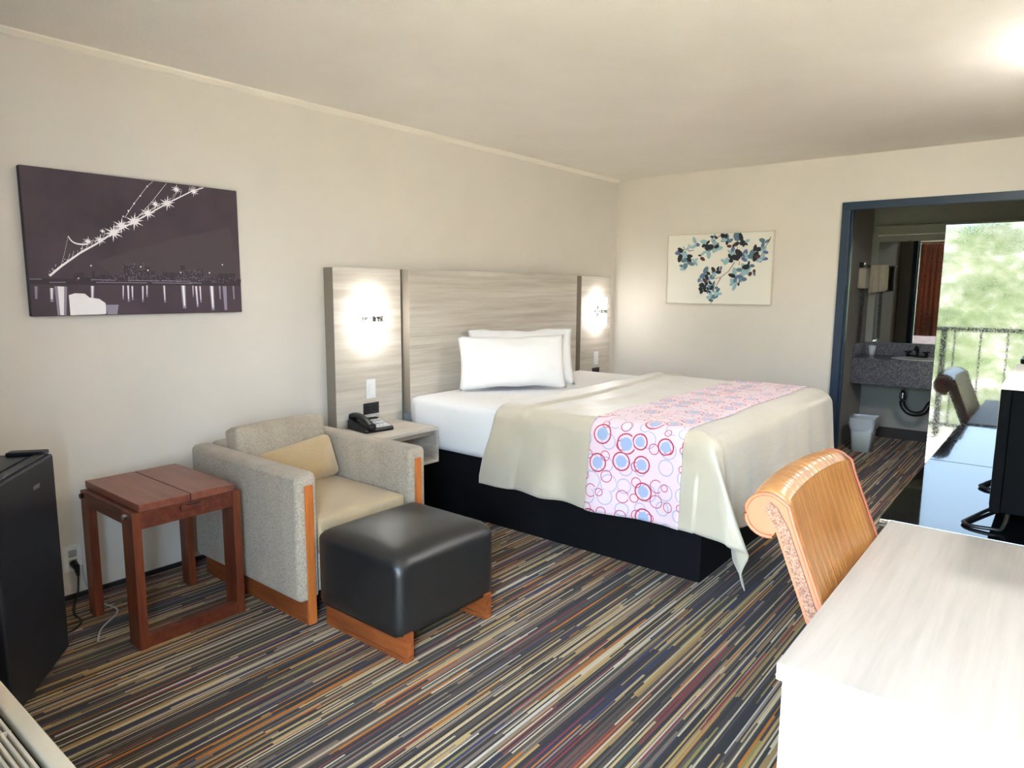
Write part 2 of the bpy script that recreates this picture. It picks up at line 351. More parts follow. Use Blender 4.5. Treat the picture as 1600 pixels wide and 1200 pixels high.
# window, entrance door frame, exterior
wn = bpy.data.objects.new('window_1', None); C.objects.link(wn); wn.location = ((WX0 + WX1) / 2, YF - 0.1, WZ0); wn['kind'] = 'structure'
wn['label'] = 'wide aluminium framed window beside the open entrance'; wn['category'] = 'window'
for a in ((WX0, WX0 + 0.04, WZ0, WZ1), (WX1 - 0.04, WX1, WZ0, WZ1), (WX0 + 0.04, WX1 - 0.04, WZ0, WZ0 + 0.04), (WX0 + 0.04, WX1 - 0.04, WZ1 - 0.04, WZ1), (1.71, 1.75, WZ0 + 0.04, WZ1 - 0.04)):
    part('window_frame', B(a[0], a[1], YF - 0.12, YF - 0.07, a[2], a[3], bev=0.003), 'metalpaint', wn)
for a in ((WX0 + 0.04, 1.71), (1.75, WX1 - 0.04)):
    part('pane', B(a[0], a[1], YF - 0.098, YF - 0.092, WZ0 + 0.04, WZ1 - 0.04), 'glass', wn)
d2 = bpy.data.objects.new('door_2', None); C.objects.link(d2); d2.location = (3.1, YF, 0); d2['kind'] = 'structure'
d2['label'] = 'dark blue frame of the open entrance doorway'; d2['category'] = 'door frame'
part('casing_side', B(DX0 - 0.05, DX0 + 0.01, YF - 0.17, YF + 0.015, 0, DZ1 - 0.01), 'doorblue', d2)
part('casing_side', B(DX1 - 0.01, DX1 + 0.05, YF - 0.17, YF + 0.015, 0, DZ1 - 0.01), 'doorblue', d2)
part('casing_head', B(DX0 - 0.05, DX1 + 0.05, YF - 0.17, YF + 0.015, DZ1 - 0.01, DZ1 + 0.05), 'doorblue', d2)

struct('balcony_floor', B(-4, 9, -1.75, YF - 0.161, -0.16, -0.015), 'concrete', 'sunlit concrete balcony walkway outside the entrance', cat='balcony')
struct('balcony_roof', B(-4, 9, -1.05, YF - 0.161, 2.52, 2.66), 'stucco', 'overhanging roof slab above the balcony walkway', cat='roof')
rl = thing('balcony_railing', 'dark metal balcony railing with thin upright bars', 'railing', (2.5, -1.62, 0))
part('top_rail', B(-4, 9, -1.65, -1.60, 1.04, 1.08), 'metalpaint', rl)
part('bottom_rail', B(-4, 9, -1.64, -1.61, 0.10, 0.13), 'metalpaint', rl)
for k in range(7):
    x = -3.2 + k * 1.9
    part('post', B(x - 0.025, x + 0.025, -1.65, -1.60, -0.015, 1.04), 'metalpaint', rl)
for k in range(56):
    x = -3.5 + k * 0.21
    part('baluster', B(x - 0.008, x + 0.008, -1.633, -1.617, 0.13, 1.04), 'metalpaint', rl)
bm = bmesh.new(); nx, ny = 70, 46; grid = []
for j in range(ny + 1):
    row = []
    for i in range(nx + 1):
        x = -22 + 50 * i / nx; t = j / ny; y = -4.0 - 24 * t
        z = -3.4 + 7.2 * t ** 0.8 + 1.1 * noise.noise(Vector((x * 0.45, y * 0.45, 0))) + 0.6 * noise.noise(Vector((x * 1.5, y * 1.5, 4)))
        row.append(bm.verts.new((x, y, z)))
    grid.append(row)
for j in range(ny):
    for i in range(nx): bm.faces.new((grid[j][i], grid[j][i + 1], grid[j + 1][i + 1], grid[j + 1][i]))
bmesh.ops.recalc_face_normals(bm, faces=bm.faces[:])
hl = part('hillside_greenery', bm, 'hill', smooth=True); hl['kind'] = 'stuff'; tag(hl, 'sunlit green hillside beyond the balcony railing', 'hillside')

# curtain hanging at the window (seen in the vanity mirror)
def curtain(name, x0, x1, label):
    bm = bmesh.new(); n = 90; top, bot = [], []
    rnd = random.Random(5)
    for k in range(n + 1):
        x = x0 + (x1 - x0) * k / n; y = YF + 0.10 + 0.035 * math.sin(k / n * math.pi * 2 * (x1 - x0) / 0.085) + 0.008 * math.sin(k * 0.9)
        top.append(bm.verts.new((x, y, 2.30))); bot.append(bm.verts.new((x + 0.01 * math.sin(k), y * 1.0 + 0.004, 0.50)))
    for k in range(n): bm.faces.new((top[k], top[k + 1], bot[k + 1], bot[k]))
    o = part(name, bm, 'curtain', smooth=True); sm = o.modifiers.new('thickness', 'SOLIDIFY'); sm.thickness = 0.004
    return tag(o, label, 'curtain')
curtain('window_curtain', 0.80, 1.66, 'pleated rust brown curtain closed over the window, fridge side')
curtain('window_curtain', 1.68, 2.53, 'pleated rust brown curtain closed over the window, entrance side')
rd = part('curtain_rod', cyl(bmesh.new(), (0.55, YF + 0.10, 2.32), (2.55, YF + 0.10, 2.32), 0.012), 'bronze', smooth=True); tag(rd, 'dark curtain rod above the window', 'curtain rod')

# ------------------------------------------------------------------ headboard wall
for nm, ya, yb, lab in (('bedside_backboard', 2.475, 2.995, 'pale greige upright side panel left of the headboard, behind nightstand telephone'), ('bedside_backboard', 5.10, 5.60, 'pale greige upright side panel right of the headboard, near the room corner')):
    t = thing(nm, lab, 'wall panel', (0.045, (ya + yb) / 2, 0.30), group='headboard side panels')
    part('board', B(0.002, 0.088, ya, yb, 0.30, 1.535, bev=0.0015), 'greige', t)
    part('edge_band', B(0.003, 0.087, ya - 0.0015, ya, 0.302, 1.533), 'greige_edge', t)
t = thing('headboard', 'wide pale greige woodgrain headboard panel behind the pillows', 'headboard', (0.1, 3.98, 0.60))
part('board', B(0.06, 0.140, 3.02, 4.95, 0.612, 1.537, bev=0.0015), 'greige', t)
part('edge_band', B(0.061, 0.139, 3.0185, 3.02, 0.614, 1.535), 'greige_edge', t)
part('mounting_cleat', B(0.0, 0.06, 3.10, 4.87, 0.66, 1.49), 'greige_edge', t)

def sconce(y, z, label):
    t = thing('wall_sconce', label, 'wall lamp', (0.09, y, z - 0.15), group='sconces on the headboard side panels')
    bm = bmesh.new(); cyl(bm, (0.088, y, z), (0.10, y, z), 0.05, n=28); part('back_plate', bm, 'chrome', t)
    bm = bmesh.new(); cyl(bm, (0.10, y, z), (0.135, y, z), 0.012); part('arm', bm, 'chrome', t)
    bm = bmesh.new(); cyl(bm, (0.16, y, z - 0.125), (0.16, y, z + 0.125), 0.034, n=28)
    part('glass_shade', bm, 'frost', t, smooth='auto')
    bm = bmesh.new(); prof = [(0.0355, -0.016), (0.044, -0.018), (0.038, -0.010), (0.038, 0.010), (0.044, 0.018), (0.0355, 0.016)]
    rs = []
    for k in range(28):
        a = 2 * math.pi * k / 28; rs.append([bm.verts.new((0.16 + r * math.cos(a), y + r * math.sin(a), z + h)) for r, h in prof])
    for k in range(28):
        for q in range(len(prof) - 1): bm.faces.new((rs[k][q], rs[(k + 1) % 28][q], rs[(k + 1) % 28][q + 1], rs[k][q + 1]))
    part('metal_band', bm, 'chrome', t, smooth=True)
sconce(2.735, 1.232, 'lit wall sconce above the nightstand telephone, left of the headboard')
sconce(5.35, 1.222, 'lit wall sconce on the far panel near the room corner')
for y, w in ((2.735, 'left'), (5.36, 'right')):
    t = thing('light_switch', 'white light switch on the %s' % ('panel above the telephone' if w == 'left' else 'far panel beyond the bed'), 'light switch', (0.09, y, 0.73), group='switches on headboard panels')
    part('plate', B(0.088, 0.094, y - 0.036, y + 0.036, 0.735, 0.855, bev=0.002), 'whiteplastic', t)
    part('rocker', B(0.094, 0.098, y - 0.017, y + 0.017, 0.762, 0.828, bev=0.0015), 'whiteplastic', t)
    t = thing('power_outlet', 'black horizontal power outlet under the %s' % ('switch beside the telephone' if w == 'left' else 'far panel switch'), 'outlet', (0.09, y, 0.64), group='black outlets on headboard panels')
    part('plate', B(0.088, 0.094, y - 0.06, y + 0.06, 0.637, 0.707, bev=0.002), 'blackplastic', t)
    for dy in (-0.028, 0.028):
        part('socket', B(0.094, 0.096, y + dy - 0.018, y + dy + 0.018, 0.655, 0.689, bev=0.001), 'dark', t)

# ------------------------------------------------------------------ pictures
ART = {"deck":[[0.076,0.171],[0.121,0.212],[0.2,0.273],[0.267,0.315],[0.336,0.365],[0.429,0.421],[0.503,0.467],[0.591,0.523],[0.714,0.593],[0.773,0.628]],"cab1":[[0.395,0.44],[0.441,0.509],[0.503,0.591],[0.53,0.616]],"cab2":[[0.451,0.445],[0.521,0.524],[0.593,0.616]],"arc":[[0.158,0.343],[0.172,0.321],[0.196,0.311],[0.231,0.312]],"tow":[[0.158,0.34],[0.141,0.274],[0.123,0.216]],"stars":[[0.343,0.369,0.025],[0.436,0.426,0.025],[0.499,0.469,0.021],[0.591,0.523,0.022],[0.535,0.514,0.014],[0.379,0.403,0.023],[0.284,0.333,0.016],[0.235,0.324,0.014],[0.638,0.616,0.018],[0.723,0.604,0.03],[0.297,0.373,0.008]],"dots":[[0.503,0.591],[0.47,0.545],[0.44,0.507],[0.413,0.472],[0.389,0.445],[0.24,0.219],[0.851,0.242],[0.781,0.2],[0.636,0.198],[0.451,0.22],[0.482,0.205],[0.186,0.162]],"water":[[[-0.006,0.157],[0.046,0.157]],[[0.074,0.144],[0.135,0.145]],[[0.236,0.158],[0.335,0.156]],[[0.255,0.146],[0.475,0.146]],[[0.39,0.157],[0.534,0.156]],[[0.497,0.147],[0.688,0.146]],[[0.542,0.157],[0.681,0.156]],[[0.673,0.149],[0.737,0.148]]],"blob":[[0.143,0.09],[0.168,0.098],[0.206,0.096],[0.224,0.079],[0.263,0.073],[0.288,0.053],[0.288,0.006],[0.278,0.004],[0.143,0.001]],"streak":[[0.115,0.127,0.111,0.004,0.0302],[0.08,0.12,0.077,0.073,0.0101],[0.239,0.13,0.235,0.075,0.0101],[0.368,0.133,0.364,0.082,0.005],[0.389,0.133,0.387,0.071,0.0072],[0.407,0.131,0.405,0.078,0.0058],[0.454,0.131,0.45,0.07,0.0058],[0.473,0.134,0.47,0.092,0.0058],[0.552,0.134,0.552,0.066,0.0072],[0.644,0.135,0.645,0.036,0.0144],[0.692,0.135,0.691,0.092,0.0043],[0.708,0.133,0.711,0.041,0.0086],[0.728,0.133,0.729,0.064,0.0065],[0.788,0.134,0.79,0.025,0.0144],[0.857,0.134,0.858,0.024,0.013],[0.831,0.141,0.831,0.08,0.0058],[0.905,0.141,0.906,0.079,0.0058],[0.314,0.046,0.314,0.002,0.036],[0.023,0.127,0.02,0.086,0.0072]],"sky1":[[0.179,0.155],[0.944,0.162]],"skyA":[[0.361,0.23],[0.461,0.16]],"skyB":[[0.637,0.208],[0.738,0.164]],"haze":[[0.261,0.238],[0.623,0.361],[0.896,0.43],[0.936,0.191],[0.323,0.179]],"fc":[[0.133,0.44,0.056,0],[0.193,0.412,0.056,0],[0.204,0.35,0.056,2],[0.27,0.372,0.04,1],[0.263,0.528,0.052,3],[0.361,0.521,0.048,0],[0.433,0.503,0.056,0],[0.38,0.46,0.048,1],[0.329,0.42,0.04,4],[0.458,0.488,0.044,1],[0.532,0.559,0.048,0],[0.556,0.543,0.044,0],[0.598,0.49,0.04,4],[0.656,0.532,0.06,0],[0.71,0.519,0.032,0],[0.592,0.446,0.032,1],[0.58,0.388,0.048,0],[0.542,0.37,0.036,1],[0.626,0.394,0.036,4],[0.686,0.407,0.06,0],[0.738,0.399,0.048,3],[0.775,0.412,0.036,2],[0.803,0.444,0.06,0],[0.861,0.446,0.04,1],[0.82,0.389,0.036,4],[0.857,0.381,0.048,1],[0.757,0.329,0.048,0],[0.786,0.27,0.036,4],[0.699,0.297,0.048,1],[0.722,0.282,0.032,1],[0.641,0.242,0.056,0],[0.688,0.223,0.04,1],[0.667,0.19,0.036,4],[0.626,0.172,0.04,1],[0.373,0.263,0.048,0],[0.334,0.218,0.04,1],[0.407,0.225,0.04,2],[0.467,0.292,0.04,0],[0.499,0.3,0.028,4],[0.453,0.262,0.024,1],[0.37,0.156,0.044,0],[0.426,0.164,0.04,0],[0.459,0.141,0.036,2],[0.411,0.126,0.036,0],[0.477,0.103,0.044,1],[0.43,0.073,0.048,1],[0.428,0.031,0.022,0],[0.355,0.126,0.036,0],[0.161,0.482,0.028,4],[0.206,0.503,0.028,2],[0.871,0.517,0.038,4],[0.43,0.574,0.032,0],[0.163,0.327,0.04,1],[0.392,0.202,0.036,4]],"br":[[[0.627,0.361],[0.602,0.32],[0.577,0.284],[0.51,0.232],[0.439,0.219]],[[0.51,0.228],[0.492,0.194],[0.472,0.157]],[[0.642,0.371],[0.65,0.437],[0.642,0.489]],[[0.918,0.558],[0.904,0.516],[0.86,0.46]],[[0.504,0.594],[0.454,0.566],[0.424,0.534]],[[0.199,0.465],[0.257,0.471]],[[0.667,0.334],[0.669,0.364]]]}
LAY = 0
def flat(bm, pts, X, y0, z0, axis='x', xs=1):
    """polygon print on a picture face"""
    global LAY
    LAY = (LAY + 1) % 40; X = X + LAY * 0.000015 * (1 if axis == 'x' else -1)
    vv = []
    for u, v in pts: vv.append(bm.verts.new((X, y0 + u, z0 + v) if axis == 'x' else (y0 + u, X, z0 + v)))
    try: bm.faces.new(vv)
    except ValueError: pass
def line2(bm, pts, w0, w1, *a):
    n = len(pts)
    for i in range(n - 1):
        p, q = Vector(pts[i]), Vector(pts[i + 1]); d = (q - p).normalized(); nrm = Vector((-d.y, d.x))
        wa = w0 + (w1 - w0) * i / (n - 1); wb = w0 + (w1 - w0) * (i + 1) / (n - 1)
        flat(bm, [p + nrm * wa, p - nrm * wa, q - nrm * wb, q + nrm * wb], *a)
def star2(bm, c, r, k, *a):
    for i in range(k):
        th = math.pi * i / k + 0.2; d = Vector((math.cos(th), math.sin(th))); nn = Vector((-d.y, d.x)); c = Vector(c)
        rr = r * (1.0 if i % 2 == 0 else 0.7)
        flat(bm, [c + d * rr, c + nn * r * 0.13, c - d * rr, c - nn * r * 0.13], *a)
    flat(bm, [c + Vector((math.cos(i * math.pi / 4), math.sin(i * math.pi / 4))) * r * 0.34 for i in range(8)], *a)
def ell2(bm, c, rx, ry, rot, *a, n=10):
    ca, sa = math.cos(rot), math.sin(rot)
    pts = []
    for i in range(n):
        th = 2 * math.pi * i / n; x = rx * math.cos(th); y = ry * math.sin(th) * (1 - 0.15 * math.cos(th))
        pts.append((c[0] + x * ca - y * sa, c[1] + x * sa + y * ca))
    flat(bm, pts, *a)
def clampu(p): return (min(max(p[0], 0.002), 0.946), min(max(p[1], 0.002), 0.616))

PY, PZ = 0.985, 1.286
g = NT('night_print'); n = g.noise(g.pos(), 3.0, 4); sp_ = g.node('ShaderNodeSeparateXYZ'); tcn = g.node('ShaderNodeTexCoord'); g.link(tcn.outputs['Object'], sp_.inputs[0])
g.link(g.ramp(n, [(0.3, S(60, 46, 58)), (0.7, S(80, 64, 75))]), g.p.inputs['Base Color']); g.p.inputs['Roughness'].default_value = 0.6; MT['night'] = g.m
MT['haze'] = plain('print_haze_grey', S(75, 62, 70), 0.6); MT['pwhite'] = plain('print_white', S(250, 246, 250), 0.6); MT['plilac'] = plain('print_lilac_grey', S(150, 142, 164), 0.6)
MT['skyline'] = plain('print_dark_skyline', S(56, 44, 53), 0.6); MT['canvas_edge'] = plain('print_canvas_edge', S(40, 36, 50), 0.6)
t = thing('canvas_picture', 'dark purple night bridge canvas print on the wall above fridge', 'picture', (0.018, PY + 0.475, PZ))
part('canvas', B(0.002, 0.034, PY, PY + 0.948, PZ, PZ + 0.62, bev=0.002), 'night', t)
part('canvas_side', B(0.003, 0.0325, PY - 0.0008, PY, PZ + 0.002, PZ + 0.618), 'canvas_edge', t)
XA = 0.0344
bm = bmesh.new(); flat(bm, [clampu(p) for p in ART['haze']], XA, PY, PZ); part('printed_haze', bm, 'haze', t, kind='stuff')
bm = bmesh.new(); rnd = random.Random(3)
u = 0.17
while u < 0.93:
    w = rnd.uniform(0.012, 0.035); h = rnd.uniform(0.01, 0.045) + (0.035 if 0.36 < u < 0.5 or 0.63 < u < 0.75 else 0)
    flat(bm, [(u, 0.155), (u + w, 0.155), (u + w, 0.155 + h), (u, 0.155 + h)], XA + 0.0002, PY, PZ); u += w * 1.1
flat(bm, [(0.0, 0.135), (0.946, 0.135), (0.946, 0.160), (0.0, 0.160)], XA + 0.0002, PY, PZ)
part('printed_skyline', bm, 'skyline', t, kind='stuff')
bm = bmesh.new(); A = (XA + 0.0004, PY, PZ)
line2(bm, [clampu(p) for p in ART['deck']], 0.0045, 0.0022, *A)
line2(bm, [(p[0] + 0.02, p[1] + 0.026) for p in ART['deck'][4:8]], 0.0009, 0.0009, *A)
for k in ('cab1', 'cab2'): line2(bm, [clampu(p) for p in ART[k]], 0.0009, 0.0007, *A)
line2(bm, [tuple(q)[:2] for q in smoothpts([(p[0], p[1], 0) for p in ART['arc']], 5)], 0.0018, 0.0038, *A)
for i in range(16):
    tt = i / 15 * (len(ART['tow']) - 1); k = min(int(tt), len(ART['tow']) - 2); f = tt - k
    p, q = ART['tow'][k], ART['tow'][k + 1]; ell2(bm, (p[0] + (q[0] - p[0]) * f, p[1] + (q[1] - p[1]) * f), 0.0017, 0.0017, 0, *A, n=6)
for i in range(70):
    k = rnd.randrange(0, 7); f = rnd.random(); p, q = ART['deck'][k], ART['deck'][k + 1]
    ell2(bm, (p[0] + (q[0] - p[0]) * f + rnd.uniform(-.01, .004), p[1] + (q[1] - p[1]) * f + rnd.uniform(-.002, .016)), 0.0017, 0.0017, 0, *A, n=6)
for i in range(26):
    k = rnd.randrange(1, 9); f = rnd.random(); p, q = ART['deck'][k], ART['deck'][k + 1]; c = (p[0] + (q[0] - p[0]) * f, p[1] + (q[1] - p[1]) * f)
    line2(bm, [clampu(c), clampu((c[0] + 0.012, c[1] + 0.035))], 0.0005, 0.0005, *A)
for s in ART['stars']:
    star2(bm, (s[0], min(s[1], 0.592)), min(s[2] * 1.7, 0.619 - min(s[1], 0.592)), 5, *A)
for p in ART['dots']: ell2(bm, p, 0.0038, 0.0038, 0, *A, n=8)
part('printed_bridge_lights', bm, 'pwhite', t, kind='stuff')
bm = bmesh.new(); A = (XA + 0.0005, PY, PZ)
for a, b in ART['water']: line2(bm, [clampu(a), clampu(b)], 0.0014, 0.0014, *A)
for i in range(430):
    u = rnd.choice((rnd.uniform(0.17, 0.94), rnd.gauss(0.42, 0.04), rnd.gauss(0.69, 0.04), rnd.uniform(0.3, 0.9)))
    hmax = 0.085 if 0.36 < u < 0.49 else (0.06 if 0.63 < u < 0.75 else 0.03)
    s = rnd.uniform(0.0009, 0.0021); ell2(bm, clampu((u, 0.152 + rnd.random() ** 1.3 * hmax)), s, s, 0, *A, n=5)
part('printed_city_lights', bm, 'plilac', t, kind='stuff')
bm = bmesh.new()
flat(bm, [clampu(p) for p in ART['blob']], *A)
for s in ART['streak'][:1] + ART['streak'][1:17]:
    line2(bm, [clampu(s[:2]), clampu((s[0] * .5 + s[2] * .5, s[1] * .5 + s[3] * .5)), clampu(s[2:4])], s[4] * 0.42, s[4] * 0.22, *A)
part('printed_water_reflections', bm, 'pwhite', t, kind='stuff')
bm = bmesh.new(); A = (XA + 0.0003, PY, PZ)
for s in ART['streak']: line2(bm, [clampu((s[0], s[1])), clampu((s[2], max(s[3] - 0.012, 0.003)))], s[4] * 0.8, s[4] * 0.55, *A)
part('printed_water_glow', bm, 'plilac', t, kind='stuff')

FX, FZ = 0.55, 1.295
MT['fcanvas'] = plain('flower_print_paper', S(232, 230, 222), 0.7); MT['fframe'] = plain('thin_white_frame', S(214, 206, 192), 0.5)
t = thing('flower_picture', 'white framed print of blue blossoms on a branch, far wall', 'picture', (FX + 0.475, D - 0.012, FZ))
part('canvas', B(FX + 0.008, FX + 0.943, D - 0.022, D - 0.001, FZ + 0.008, FZ + 0.604), 'fcanvas', t)
for a in ((FX, FX + 0.951, FZ, FZ + 0.008), (FX, FX + 0.951, FZ + 0.604, FZ + 0.612), (FX, FX + 0.008, FZ + 0.008, FZ + 0.604), (FX + 0.943, FX + 0.951, FZ + 0.008, FZ + 0.604)):
    part('frame_strip', B(a[0], a[1], D - 0.03, D - 0.001, a[2], a[3]), 'fframe', t)
fc = [S(30, 38, 46), S(150, 186, 198), S(92, 124, 142), S(96, 116, 160), S(88, 48, 48)]
for k in range(5): MT['petal%d' % k] = plain('print_petal_tone_%d' % k, fc[k], 0.7)
bms = [bmesh.new() for _ in range(5)]; rnd = random.Random(8)
for ci, (cx, cz, r, k) in enumerate(ART['fc']):
    npet = 4 if k in (0, 1) else 3
    th0 = rnd.uniform(0, 6.28)
    for q in range(npet):
        th = th0 + q * 6.283 / npet + rnd.uniform(-.4, .4); kk = k if rnd.random() < 0.55 else rnd.choice((1, 1, 2, 3))
        rr = r * rnd.uniform(0.8, 1.35); yy = D - 0.0224 - 0.00012 * ((ci * 7 + q) % 9) - (0.0010 if kk in (0, 4) else 0.0)
        ell2(bms[kk], (cx + rr * 0.55 * math.cos(th), cz + rr * 0.55 * math.sin(th)), rr * rnd.uniform(0.45, 0.6), rr * rnd.uniform(0.24, 0.42), th + rnd.uniform(-.7, .7), yy, FX, FZ, 'y')
for k, nm in enumerate(('printed_dark_leaves', 'printed_pale_petals', 'printed_teal_petals', 'printed_blue_petals', 'printed_maroon_leaves')):
    part(nm, bms[k], 'petal%d' % k, t, kind='stuff')
bm = bmesh.new()
for l in ART['br']: line2(bm, l, 0.003, 0.002, D - 0.0237, FX, FZ, 'y')
part('printed_branches', bm, 'petal4', t, kind='stuff')
# ------------------------------------------------------------------ bed
pb = part('bed_platform', B(0.15, 2.148, 3.046, 4.93, 0.0, 0.395, bev=0.008), 'blackcloth', smooth='auto')
tag(pb, 'black cloth covered box platform under the mattress', 'bed base')
mt = thing('mattress', 'thick mattress in tucked white sheets on the black platform', 'mattress', (1.14, 3.98, 0.395))
bm = bmesh.new(); box(bm, 0.15, 2.195, 2.985, 4.955, 0.398, 0.735)
bmesh.ops.subdivide_edges(bm, edges=bm.edges[:], cuts=22, use_grid_fill=True)
def superbox(bm, c, h, e, amp, seed):
    c, h = Vector(c), Vector(h)
    for v in bm.verts:
        d = v.co - c; r = Vector((d.x / h.x, d.y / h.y, d.z / h.z))
        cl = Vector([max(-h[i] + e, min(h[i] - e, d[i])) for i in range(3)]); q = d - cl
        if q.length > 1e-6: q = q.normalized() * e
        v.co = c + cl + q
        nn = noise.noise(v.co * 5 + Vector((seed, 0, 0))); v.co += (v.co - c).normalized() * amp * nn
superbox(bm, (1.1725, 3.97, 0.5665), (1.0225, 0.985, 0.1685), 0.055, 0.006, 1.0)
part('sheeted_body', bm, 'linen', mt, smooth=True)
for x0 in (0.84,):
    bm = bmesh.new(); tube(bm, [(x0, 2.978, 0.40), (x0, 2.975, 0.432), (x0 + 0.075, 2.975, 0.432), (x0 + 0.088, 2.976, 0.42), (x0 + 0.09, 2.978, 0.40)], 0.0035, 6); part('wire_retainer', bm, 'wire', mt)

XF, YN, YFR, ZT, RR = 2.150, 3.045, 4.90, 0.752, 0.085
def edge(s):
    if s <= 0: return 0.0, 0.0
    if s < RR * math.pi / 2: return RR * math.sin(s / RR), RR * (1 - math.cos(s / RR))
    return RR + 0.05 * (s - RR * math.pi / 2), RR + (s - RR * math.pi / 2)
def cloth(a, b, lift=0.0):
    """a along the bed, b across it: a sheet lying on the mattress and hanging over three edges"""
    sx = a - XF; near = YN - b; far = b - YFR
    sy = max(near, far); sgn = -1 if near > far else 1
    yb = YN if sgn < 0 else YFR
    nz = noise.noise(Vector((a * 3.2, b * 3.2, 2.0))); n2 = noise.noise(Vector((a * 9, b * 5, 7.0)))
    if sx <= 0 and sy <= 0:
        z = ZT + 0.008 * nz + 0.003 * n2
        ridge = a - (1.12 + 0.05 * math.sin((b - 3.0) * 2.2) - 0.04 * (b - 3.0)); z += 0.016 * math.exp(-(min(0.0, ridge) / 0.16) ** 2) * (1 if ridge < 0 else max(0.0, 1 - ridge / 0.022)) + 0.006 * math.exp(-((ridge - 0.16) / 0.05) ** 2)
        z -= 0.012 * max(0, 1 - abs(sx) / 0.1) ** 2 + 0.0
        return Vector((a, b, z + lift))
    if sx <= 0:
        o, dn = edge(sy + lift * 0.0); k = min(1, dn / 0.42)
        rip = 0.018 * k * math.sin(a * 15 + 1.5 * math.sin(a * 5) + 3 * sy) + 0.018 * k * nz + 0.010 * k * n2
        ridge = a + 0.05 * k - 1.125; fold = 0.016 * math.exp(-(min(0.0, ridge) / 0.10) ** 2) * (1 if ridge < 0 else max(0.0, 1 - ridge / 0.022))
        z = ZT + 0.008 * nz * (1 - k) - dn + fold * (1 - k)
        return Vector((a - 0.10 * k * max(0, 1 - (a - 0.92) / 0.3), yb + sgn * (o + rip + fold * k + lift), z + lift * (1 - k)))
    if sy <= 0:
        o, dn = edge(sx); k = min(1, dn / 0.42)
        rip = 0.014 * k * math.sin(b * 19 + 1.2 * math.sin(b * 6)) + 0.012 * k * nz
        return Vector((XF + o + rip + lift, b, ZT + 0.008 * nz * (1 - k) - dn - 0.012 + lift * (1 - k)))
    r = math.hypot(sx, sy); th = math.atan2(sx, sy); o, dn = edge(r); k = min(1, dn / 0.42)
    td = math.degrees(th); tp = 0.0
    tab = [(0, 0), (16, 16), (27, 22), (45, 13), (66, 7), (90, 0)] if sgn < 0 else [(0, 0), (30, 3), (60, 3), (90, 0)]
    for (u0, w0), (u1, w1) in zip(tab, tab[1:]):
        if u0 <= td <= u1:
            q = (td - u0) / (u1 - u0); tp = math.radians(w0 + (w1 - w0) * (q * q * (3 - 2 * q))); break
    px = XF + math.sin(th) * o + max(0.0, r - 0.03) * math.sin(tp); py = yb + sgn * math.cos(th) * o
    bul = (0.02 * math.sin(math.pi * min(1, td / 50)) if sgn < 0 else 0.0) * k
    rip = 0.012 * k * (math.cos(th) ** 2 * math.sin(a * 15 + 1.5 * math.sin(a * 5)))
    return Vector((px, py + sgn * (rip + bul), max(0.012, ZT - dn * math.cos(tp) - 0.012 * math.sin(th)) + lift * (1 - k)))
def cloth_obj(name, m, a0, a1, b0, b1, na, nb, lift, thick, wob=0.0):
    verts, faces, uvs = [], [], []
    for j in range(nb + 1):
        for i in range(na + 1):
            a = a0 + (a1 - a0) * i / na; b = b0 + (b1 - b0) * j / nb
            if wob:
                if j < nb * 0.3: b += wob * (noise.noise(Vector((a * 4, 1, 0)))) * (1 - j / (nb * 0.3))
                if i < na * 0.15: a += wob * 1.5 * noise.noise(Vector((b * 3, 9, 0))) * (1 - i / (na * 0.15))
            verts.append(cloth(a, b, lift)); uvs.append((a, b))
    for j in range(nb):
        for i in range(na):
            k = j * (na + 1) + i; faces.append((k, k + 1, k + na + 2, k + na + 1))
    base = Vector((1.6, 3.98, 0.0))
    me = bpy.data.meshes.new(name); me.from_pydata([v - base for v in verts], [], faces); me.update()
    ul = me.uv_layers.new(name='UVMap')
    for l in me.loops: ul.data[l.index].uv = uvs[l.vertex_index]
    for p in me.polygons: p.use_smooth = True
    me.materials.append(MT[m]); o = bpy.data.objects.new(name, me); C.objects.link(o); o.location = base
    s = o.modifiers.new('thickness', 'SOLIDIFY'); s.thickness = thick; s.offset = 1.0
    return o
sp = cloth_obj('bedspread', 'satin', 0.92, XF + 0.54, YN - 0.515, YFR + 0.50, 190, 190, 0.0, 0.005, 0.02)
tag(sp, 'champagne satin bedspread draped over the foot of the bed', 'bedspread')
rn = cloth_obj('bed_runner', 'runner', 1.565, 2.075, YN - 0.516, YFR + 0.44, 40, 170, 0.009, 0.003)
tag(rn, 'pink bed runner printed with red rings and blue discs', 'bed runner')

